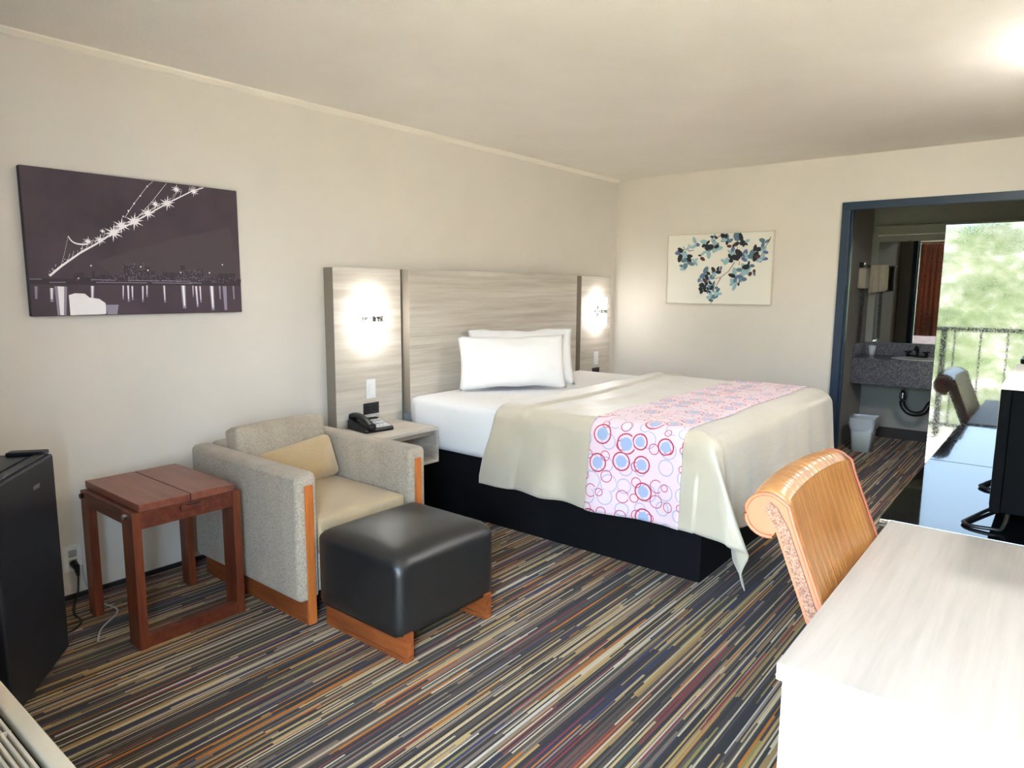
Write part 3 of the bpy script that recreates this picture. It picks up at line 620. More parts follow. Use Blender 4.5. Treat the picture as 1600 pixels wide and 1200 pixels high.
def pillow(name, w, h, tk, base, rz, lean, label, seed):
    n = 26; bm = bmesh.new(); S_ = []
    R = Matrix.Rotation(rz, 4, 'Z') @ Matrix.Rotation(lean, 4, 'X')
    for side in (1, -1):
        g_ = []
        for j in range(n + 1):
            row = []
            for i in range(n + 1):
                u = -1 + 2 * i / n; v = -1 + 2 * j / n
                pin = 1 - 0.10 * (1 - abs(u) ** 2) * abs(v) ** 6; pinu = 1 - 0.05 * (1 - abs(v) ** 2) * abs(u) ** 6
                x = u * w / 2 * pinu; z = v * h / 2 * pin
                th = tk / 2 * ((1 - abs(u) ** 2.6) ** 0.55) * ((1 - abs(v) ** 2.6) ** 0.55) * (1 + 0.22 * -v)
                wr = 0.012 * noise.noise(Vector((u * 3 + seed, v * 3, side))) + 0.008 * noise.noise(Vector((u * 9 + seed, v * 4, side)))
                edgef = min(1, 6 * (1 - max(abs(u), abs(v))))
                y = -side * (th + wr * edgef)
                if edgef == 0: y = 0.014 * noise.noise(Vector((u * 4 + seed, v * 4, 3)))
                row.append(bm.verts.new((x, y, z + 0.014 * noise.noise(Vector((u * 3, seed, 1))) * abs(v) ** 2)))
            g_.append(row)
        S_.append(g_)
    for s, g_ in enumerate(S_):
        for j in range(n):
            for i in range(n):
                q = (g_[j][i], g_[j][i + 1], g_[j + 1][i + 1], g_[j + 1][i]); bm.faces.new(q if s == 0 else q[::-1])
    bmesh.ops.remove_doubles(bm, verts=bm.verts[:], dist=0.0006)
    bmesh.ops.transform(bm, matrix=R, verts=bm.verts[:])
    mz = min(v.co.z for v in bm.verts)
    bmesh.ops.translate(bm, verts=bm.verts[:], vec=Vector((base[0], base[1], base[2] - mz)))
    o = part(name, bm, 'linen', smooth=True); return o
p1 = pillow('pillow', 0.74, 0.37, 0.21, (0.535, 3.59, 0.742), math.radians(51), math.radians(-14), '', 1.3)
tag(p1, 'plump white pillow standing nearest on the bed', 'pillow', 'white bed pillows')
p2 = pillow('pillow', 0.76, 0.41, 0.17, (0.455, 3.79, 0.742), math.radians(51), math.radians(-14), '', 5.7)
tag(p2, 'white pillow standing behind the front pillow', 'pillow', 'white bed pillows')

# ------------------------------------------------------------------ nightstand and telephone
t = thing('nightstand', 'pale greige open box nightstand fixed beside the bed', 'nightstand', (0.27, 2.72, 0.352))
NS = (0.089, 0.468, 2.492, 2.948, 0.352, 0.572); k = 0.02
part('top_board', B(NS[0], NS[1], NS[2], NS[3], NS[5] - k, NS[5], bev=0.0015), 'greige', t)
part('bottom_board', B(NS[0], NS[1], NS[2], NS[3], NS[4], NS[4] + k, bev=0.0015), 'greige', t)
for y in (NS[2], NS[3] - k): part('side_board', B(NS[0], NS[1], y, y + k, NS[4] + k, NS[5] - k), 'greige', t)
part('back_board', B(NS[0], NS[0] + 0.015, NS[2] + k, NS[3] - k, NS[4] + k, NS[5] - k), 'greige', t)
part('drawer_rail', B(NS[1] - 0.05, NS[1] - 0.02, NS[2] + k, NS[3] - k, NS[5] - k - 0.028, NS[5] - k), 'greige_edge', t)

t = thing('telephone', 'black desk telephone with grey keypad on the nightstand', 'telephone', (0.215, 2.625, 0.5725), math.radians(-8))
bm = prism(bmesh.new(), [(-0.105, 0.0), (0.10, 0.0), (0.105, 0.012), (0.10, 0.022), (-0.085, 0.062), (-0.105, 0.05)], 'y', -0.095, 0.095)
bmesh.ops.rotate(bm, verts=bm.verts[:], cent=(0, 0, 0), matrix=Matrix.Rotation(0, 3, 'Z')); part('base', bm, 'blackplastic', t, local=True)
def ramp_z(x): return 0.022 + (0.10 - x) / 0.185 * 0.040
bm = bmesh.new(); pr = [(-0.08, ramp_z(-0.08) + 0.0005), (0.092, ramp_z(0.092) + 0.0005), (0.092, ramp_z(0.092) + 0.003), (-0.08, ramp_z(-0.08) + 0.003)]
prism(bm, pr, 'y', -0.015, 0.088); part('face_plate', bm, 'phonegrey', t, local=True)
for r in range(4):
    for c in range(3):
        x = 0.0 + r * 0.022; y = 0.005 + c * 0.027; z = ramp_z(x) + 0.003
        part('key', B(x - 0.007, x + 0.007, y - 0.010, y + 0.010, z - 0.001, z + 0.004, bev=0.001), 'whiteplastic' if r % 2 else 'phonegrey', t, local=True)
part('display', B(-0.062, -0.03, 0.0, 0.075, ramp_z(-0.062) - 0.004, ramp_z(-0.03) + 0.011, bev=0.001), 'dark', t, local=True)
hp = smoothpts([(-0.115, -0.055, 0.066), (-0.09, -0.055, 0.080), (-0.03, -0.055, 0.082), (0.04, -0.055, 0.066), (0.085, -0.055, 0.046), (0.108, -0.055, 0.030)], 6)
bm = bmesh.new(); prev = None
for i, p in enumerate(hp):
    f = i / (len(hp) - 1); hw = 0.026 - 0.007 * math.sin(math.pi * f); hh = 0.014 + 0.010 * (abs(f - .5) * 2) ** 3
    ring = [bm.verts.new((p.x, p.y + hw * math.copysign(abs(math.cos(q)) ** .6, math.cos(q)), p.z + hh * math.copysign(abs(math.sin(q)) ** .6, math.sin(q)))) for q in [2 * math.pi * s / 14 for s in range(14)]]
    if prev:
        for s in range(14): bm.faces.new((prev[s], prev[(s + 1) % 14], ring[(s + 1) % 14], ring[s]))
    else: bm.faces.new(ring[::-1])
    prev = ring
bm.faces.new(prev); bmesh.ops.recalc_face_normals(bm, faces=bm.faces[:]); part('handset', bm, 'blackplastic', t, smooth=True, local=True)

cdp = part('telephone_wire', tube(bmesh.new(), smoothpts([(0.012, 2.62, 0.30), (0.016, 2.8, 0.262), (0.016, 3.0, 0.268), (0.02, 3.3, 0.25)], 6), 0.004, 6), 'wire', smooth=True)
tag(cdp, 'black cord running along the wall below the nightstand', 'cord')

# ------------------------------------------------------------------ armchair
ACL = 'square taupe tweed armchair with honey wood front posts'
t = thing('armchair', ACL, 'armchair', (0.60, 1.92, 0.0))
AX0, AX1, AY0, AY1, AZ0, AZ1 = 0.16, 1.045, 1.555, 2.285, 0.10, 0.655
for nm, ya, yb in (('arm', AY0, AY0 + 0.105), ('arm', AY1 - 0.105, AY1)):
    a = part(nm, B(AX0, AX1, ya, yb, AZ0, AZ1, bev=0.028, seg=5), 'tweed', t, smooth='auto')
    yc = (ya + yb) / 2 + (0.004 if ya < 1.8 else -0.004)
    part('wood_post', B(AX1 - 0.004, AX1 + 0.008, yc - 0.019, yc + 0.019, 0.0, 0.605, bev=0.002), 'oak', t)
    part('base_rail', B(AX0 + 0.03, AX1 - 0.004, yc - 0.022, yc + 0.022, 0.0, 0.10, bev=0.002), 'oakh', t)
part('backrest', B(AX0, AX0 + 0.13, AY0 + 0.105, AY1 - 0.105, AZ0, AZ1 + 0.005, bev=0.022, seg=4), 'tweed', t, smooth='auto')
part('front_rail', B(AX1 - 0.10, AX1 - 0.02, AY0 + 0.105, AY1 - 0.105, 0.12, 0.29, bev=0.01), 'tweed', t)
def cushion(bm, x0, x1, y0, y1, z0, z1, e, puff):
    box(bm, x0, x1, y0, y1, z0, z1); bmesh.ops.subdivide_edges(bm, edges=bm.edges[:], cuts=14, use_grid_fill=True)
    c = Vector(((x0 + x1) / 2, (y0 + y1) / 2, (z0 + z1) / 2)); h = Vector(((x1 - x0) / 2, (y1 - y0) / 2, (z1 - z0) / 2))
    for v in bm.verts:
        d = v.co - c; r = [d[i] / h[i] for i in range(3)]
        cl = Vector([max(-h[i] + e, min(h[i] - e, d[i])) for i in range(3)]); q = d - cl
        if q.length > 1e-6: q = q.normalized() * e
        v.co = c + cl + q
        for i in range(3):
            j, k_ = (i + 1) % 3, (i + 2) % 3
            v.co[i] += puff[i] * r[i] * (1 - min(1, abs(r[j])) ** 2) * (1 - min(1, abs(r[k_])) ** 2)
    return bm
part('seat_cushion', cushion(bmesh.new(), AX0 + 0.10, AX1 - 0.03, AY0 + 0.107, AY1 - 0.107, 0.28, 0.435, 0.022, (0.006, 0, 0.022)), 'tweedtop', t, smooth=True)
bm = cushion(bmesh.new(), -0.065, 0.065, AY0 + 0.115, AY1 - 0.115, 0.0, 0.31, 0.028, (0.02, 0, 0.012))
bmesh.ops.rotate(bm, verts=bm.verts[:], cent=(0, 0, 0), matrix=Matrix.Rotation(math.radians(-11), 3, 'Y')); bmesh.ops.translate(bm, verts=bm.verts[:], vec=(0.385, 0, 0.435))
part('back_cushion', bm, 'tweed', t, smooth=True)
bm = cushion(bmesh.new(), -0.05, 0.05, -0.21, 0.21, 0.0, 0.215, 0.03, (0.03, 0, 0.0))
for v in bm.verts:
    r = max(abs(v.co.y) / 0.21, abs(v.co.z - 0.107) / 0.107); v.co.x *= (1 - 0.75 * max(0, min(1, (r - 0.3) / 0.7)) ** 2)
bmesh.ops.rotate(bm, verts=bm.verts[:], cent=(0, 0, 0), matrix=Matrix.Rotation(math.radians(-16), 3, 'Y') @ Matrix.Rotation(math.radians(6), 3, 'X')); bmesh.ops.translate(bm, verts=bm.verts[:], vec=(0.535, 1.945, 0.436))
tp = part('lumbar_cushion', bm, 'tan', smooth=True); tag(tp, 'flat tan lumbar cushion leaning on the armchair back', 'cushion')

# ------------------------------------------------------------------ ottoman
t = thing('ottoman', 'black leather ottoman on two honey wood runners', 'ottoman', (1.34, 1.89, 0.0))
bm = cushion(bmesh.new(), 1.08, 1.585, 1.62, 2.165, 0.10, 0.42, 0.026, (0.002, 0.002, 0.022))
for v in bm.verts:
    if v.co.z < 0.11: v.co.z = 0.10
    f_ = max(0.0, (v.co.x - 1.50) / 0.085); f2_ = max(0.0, (1.69 - v.co.y) / 0.07)
    if v.co.z > 0.26: v.co.z -= (0.030 * f_ ** 2 + 0.016 * f2_ ** 2) * min(1, (v.co.z - 0.26) / 0.10)
part('leather_body', bm, 'blackleather', t, smooth=True)
for y in (1.645, 2.10):
    part('runner', B(1.095, 1.592, y, y + 0.04, 0.022, 0.115, bev=0.002), 'oakh', t)
    part('foot_strip', B(1.095, 1.592, y, y + 0.04, 0.0, 0.02, bev=0.002), 'oakh', t)

# ------------------------------------------------------------------ folding side table
t = thing('side_table', 'dark cherry wood folding side table beside the armchair', 'side table', (0.46, 1.27, 0.0))
for ya in (1.05, 1.457):
    yb = ya + 0.034
    part('leg', B(0.625, 0.722, ya, yb, 0.0, 0.5542, bev=0.0015), 'cherryv', t)
    part('leg', B(0.215, 0.285, ya, yb, 0.0, 0.5542, bev=0.0015), 'cherryv', t)
    part('side_rail', B(0.285, 0.625, ya + 0.002, yb - 0.002, 0.495, 0.5542, bev=0.002), 'cherry', t)
for x0, x1, z0, z1 in ((0.684, 0.720, 0.0, 0.055), (0.690, 0.718, 0.485, 0.5542), (0.217, 0.243, 0.485, 0.5542)):
    part('cross_rail', B(x0, x1, 1.084, 1.457, z0, z1, bev=0.002), 'cherry', t)
for ya, yb in ((1.078, 1.277), (1.281, 1.466)):
    part('top_board', B(0.195, 0.722, ya, yb, 0.5545, 0.585, bev=0.003), 'cherry_lit_top', t)
part('catch_block', B(0.719, 0.733, 1.235, 1.335, 0.522, 0.546, bev=0.003), 'cherry', t)
part('finger_slot', B(0.7325, 0.7335, 1.257, 1.312, 0.541, 0.5465), 'dark', t)
for x in (0.245, 0.672):
    bm = bmesh.new(); cyl(bm, (x, 1.037, 0.535), (x, 1.05, 0.535), 0.011, n=14); part('pivot_bolt', bm, 'chrome' if x > 0.5 else 'bronze', t)

# ------------------------------------------------------------------ mini fridge (turned towards the room)
ang = math.atan2(-0.60, 0.80)
t = thing('mini_fridge', 'black mini fridge standing in the corner near the window', 'fridge', (0.56, 0.86, 0.0), ang)
# local: x runs along the door to the viewer's left, door face at y=0, body behind at -y
W = 0.47
part('cabinet_body', B(0.004, W - 0.004, -0.47, -0.062, 0.025, 0.80, bev=0.006), 'fridge', t, local=True)
part('top_panel', B(0.008, W - 0.008, -0.465, -0.066, 0.80, 0.806, bev=0.002), 'fridgetop', t, local=True)
dd = part('door', B(0.0, W, -0.055, 0.0, 0.045, 0.805, bev=0.010, seg=3), 'fridge', t, smooth='auto', local=True)
part('top_handle_lip', B(0.02, W - 0.01, -0.045, -0.012, 0.805, 0.811, bev=0.002), 'fridgetop', dd, local=True)
part('badge', B(0.14, 0.19, 0.0, 0.0015, 0.716, 0.731, bev=0.0005), 'badge', dd, local=True)
part('hinge_cover', B(0.004, 0.05, -0.135, -0.010, 0.806, 0.822, bev=0.005), 'fridge', t, local=True)
for x in (0.03, W - 0.05):
    for y in (-0.44, -0.09):
        bm = bmesh.new(); cyl(bm, (x, y, 0.0), (x, y, 0.025), 0.014, n=12); part('foot', bm, 'blackplastic', t, local=True)

# wall outlet with plug
t = thing('wall_outlet', 'white wall outlet with a black plug beside the fridge', 'outlet', (0.0, 1.068, 0.18))
part('plate', B(0.0, 0.006, 1.03, 1.104, 0.130, 0.250, bev=0.002), 'whiteplastic', t)
for z in (0.212, 0.168): part('socket', B(0.006, 0.008, 1.05, 1.084, z - 0.016, z + 0.016, bev=0.003), 'phonegrey', t)
t = thing('power_plug', 'black plug and cord hanging from the wall outlet', 'plug', (0.04, 1.07, 0.0))
bm = bmesh.new(); cyl(bm, (0.008, 1.067, 0.168), (0.040, 1.069, 0.155), 0.016, 0.014, n=12); cyl(bm, (0.040, 1.069, 0.155), (0.046, 1.071, 0.115), 0.013, 0.006, n=12); part('plug_body', bm, 'blackplastic', t)
part('cord', tube(bmesh.new(), smoothpts([(0.046, 1.071, 0.12), (0.06, 1.06, 0.05), (0.10, 1.03, 0.008), (0.19, 1.0, 0.006), (0.29, 0.99, 0.006), (0.35, 0.92, 0.006), (0.30, 0.84, 0.006), (0.16, 0.70, 0.006)], 6), 0.004, 6), 'wire', t, smooth=True)
t2 = part('loose_cable', tube(bmesh.new(), smoothpts([(0.012, 1.10, 0.15), (0.03, 1.105, 0.06), (0.14, 1.115, 0.007), (0.30, 1.13, 0.007), (0.42, 1.02, 0.006), (0.52, 0.97, 0.006)], 6), 0.0035, 6), 'phonegrey', smooth=True)
tag(t2, 'pale grey cable on the carpet in front of the outlet', 'cable')

# ------------------------------------------------------------------ air conditioner under the window
t = thing('air_conditioner', 'beige slotted air conditioner unit under the window', 'air conditioner', (1.72, 0.16, 0.0))
PX0, PX1, PY1, PZ1 = 1.14, 2.26, 0.437, 0.45
part('casing', B(PX0, PX1, YF + 0.002, PY1, 0.02, PZ1 - 0.03, bev=0.004), 'ptac', t)
part('plinth', B(PX0 + 0.03, PX1 - 0.03, YF + 0.01, PY1 - 0.04, 0.0, 0.02), 'dark', t)
part('top_border', B(PX0, PX1, PY1 - 0.035, PY1, PZ1 - 0.03, PZ1, bev=0.004), 'ptac', t)
part('rear_border', B(PX0, PX1, YF + 0.002, YF + 0.10, PZ1 - 0.03, PZ1, bev=0.004), 'ptac', t)
for x in (PX0, PX1 - 0.03): part('end_border', B(x, x + 0.03, YF + 0.10, PY1 - 0.035, PZ1 - 0.03, PZ1, bev=0.003), 'ptac', t)
part('grille_well', B(PX0 + 0.03, PX1 - 0.03, YF + 0.10, PY1 - 0.035, PZ1 - 0.03, PZ1 - 0.026), 'dark', t)
sx = [PX0 + 0.034 + q * 0.263 for q in range(5)]
yy = PY1 - 0.035 - 0.010
slat = None
for r in range(30):
    y = yy - 0.013 * r - 0.006
    if y < YF + 0.112: break
    for q in range(4):
        xa, xb = sx[q] + 0.003, sx[q + 1] - 0.003
        if slat is None:
            bm = prism(bmesh.new(), [(-0.0042, -0.022), (0.0012, -0.022), (0.0042, 0.0), (-0.0012, 0.0)], 'x', -(xb - xa) / 2, (xb - xa) / 2)
            slat = part('louver', bm, 'ptac', t, local=True)
            o = slat
        else:
            o = slat.copy(); C.objects.link(o); o.parent = t
        o.location = Vector(((xa + xb) / 2, y, PZ1 - 0.003)) - t.location
for q in range(1, 4): part('grille_divider', B(sx[q] - 0.003, sx[q] + 0.003, YF + 0.10, PY1 - 0.045, PZ1 - 0.026, PZ1 - 0.004), 'ptac', t)
# ------------------------------------------------------------------ desk, desk chair
t = thing('desk', 'pale woodgrain desk standing nearest, along the side wall', 'desk', (3.49, 1.68, 0.0))
DX_, DXb, DYa, DYb = 3.078, 3.90, 1.182, 2.168
part('desk_top', B(DX_, DXb, DYa, DYb, 0.728, 0.760, bev=0.0015), 'desk', t)
part('end_panel', B(DX_ + 0.008, DXb, DYa + 0.012, DYa + 0.037, 0.0, 0.728, bev=0.001), 'deskside', t)
part('end_panel', B(DX_ + 0.008, DXb, DYb - 0.037, DYb - 0.012, 0.0, 0.728, bev=0.001), 'deskside', t)
part('modesty_panel', B(DXb - 0.03, DXb - 0.012, DYa + 0.037, DYb - 0.037, 0.25, 0.728), 'deskside', t)

t = thing('desk_chair', 'tan leather desk chair with scrolled back tucked at the desk', 'chair', (3.15, 1.75, 0.0))
CY0, CY1 = 1.475, 2.035
# back: centre line in the x-z plane from the seat up to a backward scroll
ctr = [(3.185, 0.44), (3.150, 0.52), (3.105, 0.62), (3.062, 0.72), (3.022, 0.82), (2.990, 0.90), (2.975, 0.945)]
front = [Vector((x + 0.020, 0, z + 0.008)) for x, z in ctr]; rear = [Vector((x - 0.020, 0, z - 0.008)) for x, z in ctr]
c0 = Vector((2.950, 0, 0.925)); scroll = [c0 + Vector((0.048 * math.cos(a), 0, 0.048 * math.sin(a))) for a in [math.radians(d) for d in range(35, 300, 14)]]
prof = front + scroll + rear[:-1][::-1]
prof2 = [(p.x, p.z) for p in prof]
bm = bmesh.new(); ns = 16; rows = []
for s in range(ns + 1):
    y = CY0 + 0.012 + (CY1 - CY0 - 0.024) * s / ns; bow = -0.018 * (1 - (2 * s / ns - 1) ** 2)
    rows.append([bm.verts.new((x + bow, y, z + 0.012 * (1 - (2 * s / ns - 1) ** 4) * (1 if z > 0.9 else 0))) for x, z in prof2])
n = len(prof2)
for s in range(ns):
    for i in range(n): bm.faces.new((rows[s][i], rows[s][(i + 1) % n], rows[s + 1][(i + 1) % n], rows[s + 1][i]))
bm.faces.new(rows[0][::-1]); bm.faces.new(rows[-1]); bmesh.ops.recalc_face_normals(bm, faces=bm.faces[:])
for f in bm.faces: f.smooth = True
bk = part('leather_back', bm, 'tanleather', t, smooth='auto')
for y0_, y1_ in ((CY0 + 0.009, CY0 + 0.013), (CY1 - 0.013, CY1 - 0.009)):
    part('side_panel', prism(bmesh.new(), [(p.x, p.z) for p in front] + [(p.x, p.z) for p in scroll] + [(p.x, p.z) for p in rear[:-1][::-1]], 'y', y0_, y1_), 'pinkpiping', bk)
for y0_, y1_ in ((CY0 + 0.004, CY0 + 0.013), (CY1 - 0.013, CY1 - 0.004)):
    pf = [(x + 0.009, z + 0.003) for x, z in ctr[:-1]] + [(2.972, 0.945), (2.956, 0.955), (2.944, 0.94)] + [(x - 0.013, z - 0.004) for x, z in ctr[:-1]][::-1]
    part('side_gusset', prism(bmesh.new(), pf, 'y', y0_, y1_), 'chairside', bk)
for y in (CY0 + 0.008, CY1 - 0.008):
    pts = [(p.x, y, p.z) for p in front] + [(p.x, y, p.z) for p in scroll[1:]]
    part('piping', tube(bmesh.new(), pts, 0.0045, 8), 'pinkpiping', bk, smooth=True)
part('seat', cushion(bmesh.new(), 3.10, 3.56, CY0 + 0.01, CY1 - 0.01, 0.40, 0.485, 0.03, (0.01, 0, 0.012)), 'tanleather', t, smooth=True)
part('seat_frame', B(3.13, 3.54, CY0 + 0.03, CY1 - 0.03, 0.36, 0.405, bev=0.004), 'cherry', t)
for x, dx in ((3.15, -0.05), (3.50, 0.0)):
    for y in (CY0 + 0.05, CY1 - 0.05):
        bm = bmesh.new(); bmesh.ops.create_cone(bm, cap_ends=True, segments=4, radius1=0.02, radius2=0.03, depth=0.37, matrix=Matrix.Translation((0, 0, 0.185)) @ Matrix.Rotation(math.pi / 4, 4, 'Z'))
        for v in bm.verts: v.co.x += dx * (1 - v.co.z / 0.37)
        bmesh.ops.translate(bm, verts=bm.verts[:], vec=(x, y, 0)); part('leg', bm, 'cherryv', t)

# ------------------------------------------------------------------ dresser, cabinet, television
t = thing('dresser', 'low glossy black dresser beyond the desk under the television', 'dresser', (3.47, 2.66, 0.0))
part('top_board', B(3.045, 3.90, 2.20, 3.128, 0.725, 0.752, bev=0.002), 'gloss', t)
part('carcass', B(3.065, 3.90, 2.21, 3.124, 0.06, 0.725), 'gloss', t)
part('plinth', B(3.09, 3.90, 2.22, 3.11, 0.0, 0.06), 'dark', t)
for r in range(3):
    for q in range(2):
        z = 0.085 + r * 0.212; y = 2.222 + q * 0.452
        d = part('drawer', B(3.048, 3.064, y, y + 0.438, z, z + 0.198, bev=0.002), 'gloss', t)
        part('handle', B(3.034, 3.047, y + 0.15, y + 0.29, z + 0.10, z + 0.112, bev=0.002), 'chrome', d)
t = thing('wardrobe', 'tall glossy black cabinet mirroring the doorway behind the television', 'cabinet', (3.47, 3.45, 0.0))
part('near_side_panel', B(3.030, 3.90, 3.130, 3.152, 0.0, 1.668, bev=0.001), 'gloss', t)
part('far_side_panel', B(3.030, 3.90, 3.738, 3.760, 0.0, 1.668), 'gloss', t)
part('top_panel', B(3.030, 3.90, 3.152, 3.738, 1.646, 1.668), 'gloss', t)
part('carcass', B(3.055, 3.90, 3.152, 3.738, 0.06, 1.646), 'gloss', t)
for y in (3.154, 3.447):
    d = part('door', B(3.034, 3.054, y, y + 0.289, 0.07, 1.642, bev=0.0015), 'gloss', t)
    part('handle', B(3.020, 3.033, y + (0.25 if y < 3.3 else 0.03), y + (0.262 if y < 3.3 else 0.042), 0.80, 0.95, bev=0.002), 'chrome', d)

t = thing('television', 'black flat television seen edge on, standing on the dresser', 'television', (3.34, 2.66, 0.752))
part('screen_panel', B(3.300, 3.325, 2.295, 3.02, 0.800, 1.1485, bev=0.002), 'tvblack', t)
part('screen', B(3.2985, 3.300, 2.307, 3.008, 0.818, 1.140), 'screen', t)
part('rear_housing', B(3.325, 3.43, 2.310, 3.00, 0.800, 1.1485, bev=0.002), 'tvblack', t)
part('pale_top', B(3.299, 3.44, 2.294, 3.02, 1.149, 1.162, bev=0.002), 'cream', t)  # pale slab along the top of the television
part('port_panel', B(3.395, 3.41, 2.3085, 2.31, 0.87, 1.02), 'dark', t)
for z in (0.885, 0.93, 0.965): part('connector', B(3.388, 3.404, 2.290, 2.3085, z, z + 0.014, bev=0.001), 'chrome' if z != 0.93 else 'whiteplastic', t)
for yc in (2.42, 2.90):
    bm = tube(bmesh.new(), smoothpts([(3.335, yc + 0.14, 0.800), (3.318, yc + 0.12, 0.762), (3.290, yc + 0.05, 0.760), (3.243, yc - 0.12, 0.7575)], 4) + smoothpts([(3.243, yc - 0.12, 0.7575), (3.262, yc - 0.145, 0.7575), (3.310, yc - 0.15, 0.760), (3.335, yc - 0.14, 0.762), (3.345, yc - 0.10, 0.800)], 4)[1:], 0.0055, 8)
    part('wire_foot', bm, 'wire', t, smooth=True)
cb = part('signal_cable', tube(bmesh.new(), smoothpts([(3.398, 2.288, 0.937), (3.40, 2.25, 0.90), (3.41, 2.27, 0.82), (3.44, 2.30, 0.762), (3.55, 2.36, 0.757), (3.70, 2.5, 0.757)], 6), 0.0035, 6), 'wire', smooth=True)
tag(cb, 'black cable dangling from the back of the television', 'cable')

t = thing('ceiling_light', 'round flush ceiling light above the black cabinet', 'ceiling light', (3.48, 3.75, 2.37))
bm = bmesh.new(); cyl(bm, (3.48, 3.75, 2.415), (3.48, 3.75, 2.44), 0.17, n=36); part('base_ring', bm, 'chrome', t)
bm = bmesh.new(); bmesh.ops.create_uvsphere(bm, u_segments=32, v_segments=12, radius=0.155)
bmesh.ops.delete(bm, geom=[v for v in bm.verts if v.co.z > 0.001], context='VERTS')
for v in bm.verts: v.co = Vector((3.48 + v.co.x, 3.75 + v.co.y, 2.415 + v.co.z * 0.42))
part('glass_dome', bm, 'lampglow', t, smooth=True)

# ------------------------------------------------------------------ vanity area
VY = 6.95
t = thing('vanity_counter', 'grey granite vanity counter with deep apron and backsplash', 'counter', (2.6, 7.2, 0.56))
part('counter_top', B(XB, XR - 0.002, VY, YB - 0.002, 0.785, 0.805, bev=0.003), 'granite', t)
part('apron', B(XB + 0.002, XR - 0.002, VY, VY + 0.025, 0.565, 0.785, bev=0.002), 'granite', t)
part('backsplash', B(XB + 0.002, XR - 0.002, YB - 0.02, YB - 0.002, 0.805, 0.925, bev=0.002), 'granite', t)
part('side_splash', B(XB, XB + 0.02, VY + 0.02, YB - 0.02, 0.805, 0.925, bev=0.002), 'granite', t)
bm = bmesh.new(); n = 28; rim = []
for q, (r, z) in enumerate(((1.06, 0.8052), (1.06, 0.810), (0.98, 0.810), (0.95, 0.8055), (0.7, 0.8053))):
    rim.append([bm.verts.new((2.42 + 0.23 * r * math.cos(2 * math.pi * k / n), 7.19 + 0.165 * r * math.sin(2 * math.pi * k / n), z)) for k in range(n)])
for a, b in zip(rim, rim[1:]):
    for k in range(n): bm.faces.new((a[k], a[(k + 1) % n], b[(k + 1) % n], b[k]))
bm.faces.new(rim[-1]); part('basin', bm, 'whiteplastic', t, smooth=True)
t = thing('faucet', 'dark bronze faucet at the back of the vanity basin', 'faucet', (2.36, 7.36, 0.805))
part('base', B(2.27, 2.45, 7.335, 7.385, 0.805, 0.825, bev=0.008), 'bronze', t)
part('spout', tube(bmesh.new(), smoothpts([(2.36, 7.36, 0.82), (2.36, 7.355, 0.88), (2.36, 7.31, 0.91), (2.36, 7.25, 0.885)], 6), 0.014, 10), 'bronze', t, smooth=True)
for x in (2.285, 2.435):
    bm = bmesh.new(); cyl(bm, (x, 7.36, 0.825), (x, 7.36, 0.85), 0.016, 0.012, n=14); cyl(bm, (x - 0.03, 7.35, 0.854), (x + 0.03, 7.35, 0.858), 0.007, n=10); part('handle', bm, 'bronze', t, smooth=True)
t = thing('drain_pipe', 'black curved drain trap with chrome collar under the vanity', 'pipe', (2.38, 7.2, 0.28))
bm = bmesh.new(); cyl(bm, (2.295, 7.2, 0.48), (2.295, 7.2, 0.60), 0.018); part('tailpiece', bm, 'chrome', t, smooth=True)
bm = bmesh.new(); cyl(bm, (2.295, 7.2, 0.43), (2.295, 7.2, 0.485), 0.030, n=20); part('collar_nut', bm, 'chrome', t)
part('trap', tube(bmesh.new(), smoothpts([(2.295, 7.2, 0.44), (2.30, 7.2, 0.37), (2.345, 7.2, 0.31), (2.41, 7.2, 0.295), (2.475, 7.2, 0.32), (2.51, 7.22, 0.39), (2.53, 7.30, 0.42), (2.53, 7.435, 0.42)], 8), 0.024, 14), 'blackplastic', t, smooth=True)
t = thing('vanity_mirror', 'large frameless mirror above the vanity reflecting a curtain', 'mirror', (2.6, YB, 0.93))
part('mirror_glass', B(1.955, 3.40, YB - 0.008, YB - 0.001, 0.93, 1.885, bev=0.001), 'mirror', t)
for x in (2.2, 3.1): part('clip', B(x, x + 0.02, YB - 0.011, YB - 0.001, 1.88, 1.893), 'chrome', t)
t = thing('vanity_light', 'long grey unlit light box above the vanity mirror', 'wall lamp', (2.6, YB, 1.95))
part('housing', B(1.93, 3.40, YB - 0.10, YB, 1.945, 2.03, bev=0.006), plain('vanity_light_metal', S(150, 146, 134), 0.4), t)
part('diffuser', B(1.95, 3.38, YB - 0.095, YB - 0.01, 1.938, 1.945), 'whiteplastic', t)
t = thing('hair_dryer', 'beige wall mounted hair dryer with coiled cord', 'hair dryer', (XB + 0.04, 7.03, 1.0))
part('holder', B(XB, XB + 0.07, 6.95, 7.10, 1.44, 1.63, bev=0.015, seg=3), 'towel', t, smooth='auto')
part('bracket', B(XB, XB + 0.04, 6.98, 7.06, 1.63, 1.68, bev=0.004), 'blackplastic', t)
pts = []
for k in range(170):
    f = k / 169; z = 1.44 - 0.50 * f; y = 7.04 - 0.03 * f
    pts.append((XB + 0.035 + 0.016 * math.cos(k * 0.9), y + 0.016 * math.sin(k * 0.9), z))
part('coiled_cord', tube(bmesh.new(), pts, 0.0035, 5), 'blackplastic', t, smooth=True)
tb = part('towel_bar', cyl(bmesh.new(), (XB + 0.002, 7.30, 1.655), (XB + 0.20, 7.30, 1.655), 0.008), 'chrome', smooth=True); tag(tb, 'short chrome towel bar beside the vanity mirror', 'towel bar')
bm = bmesh.new(); n = 24; cols = []
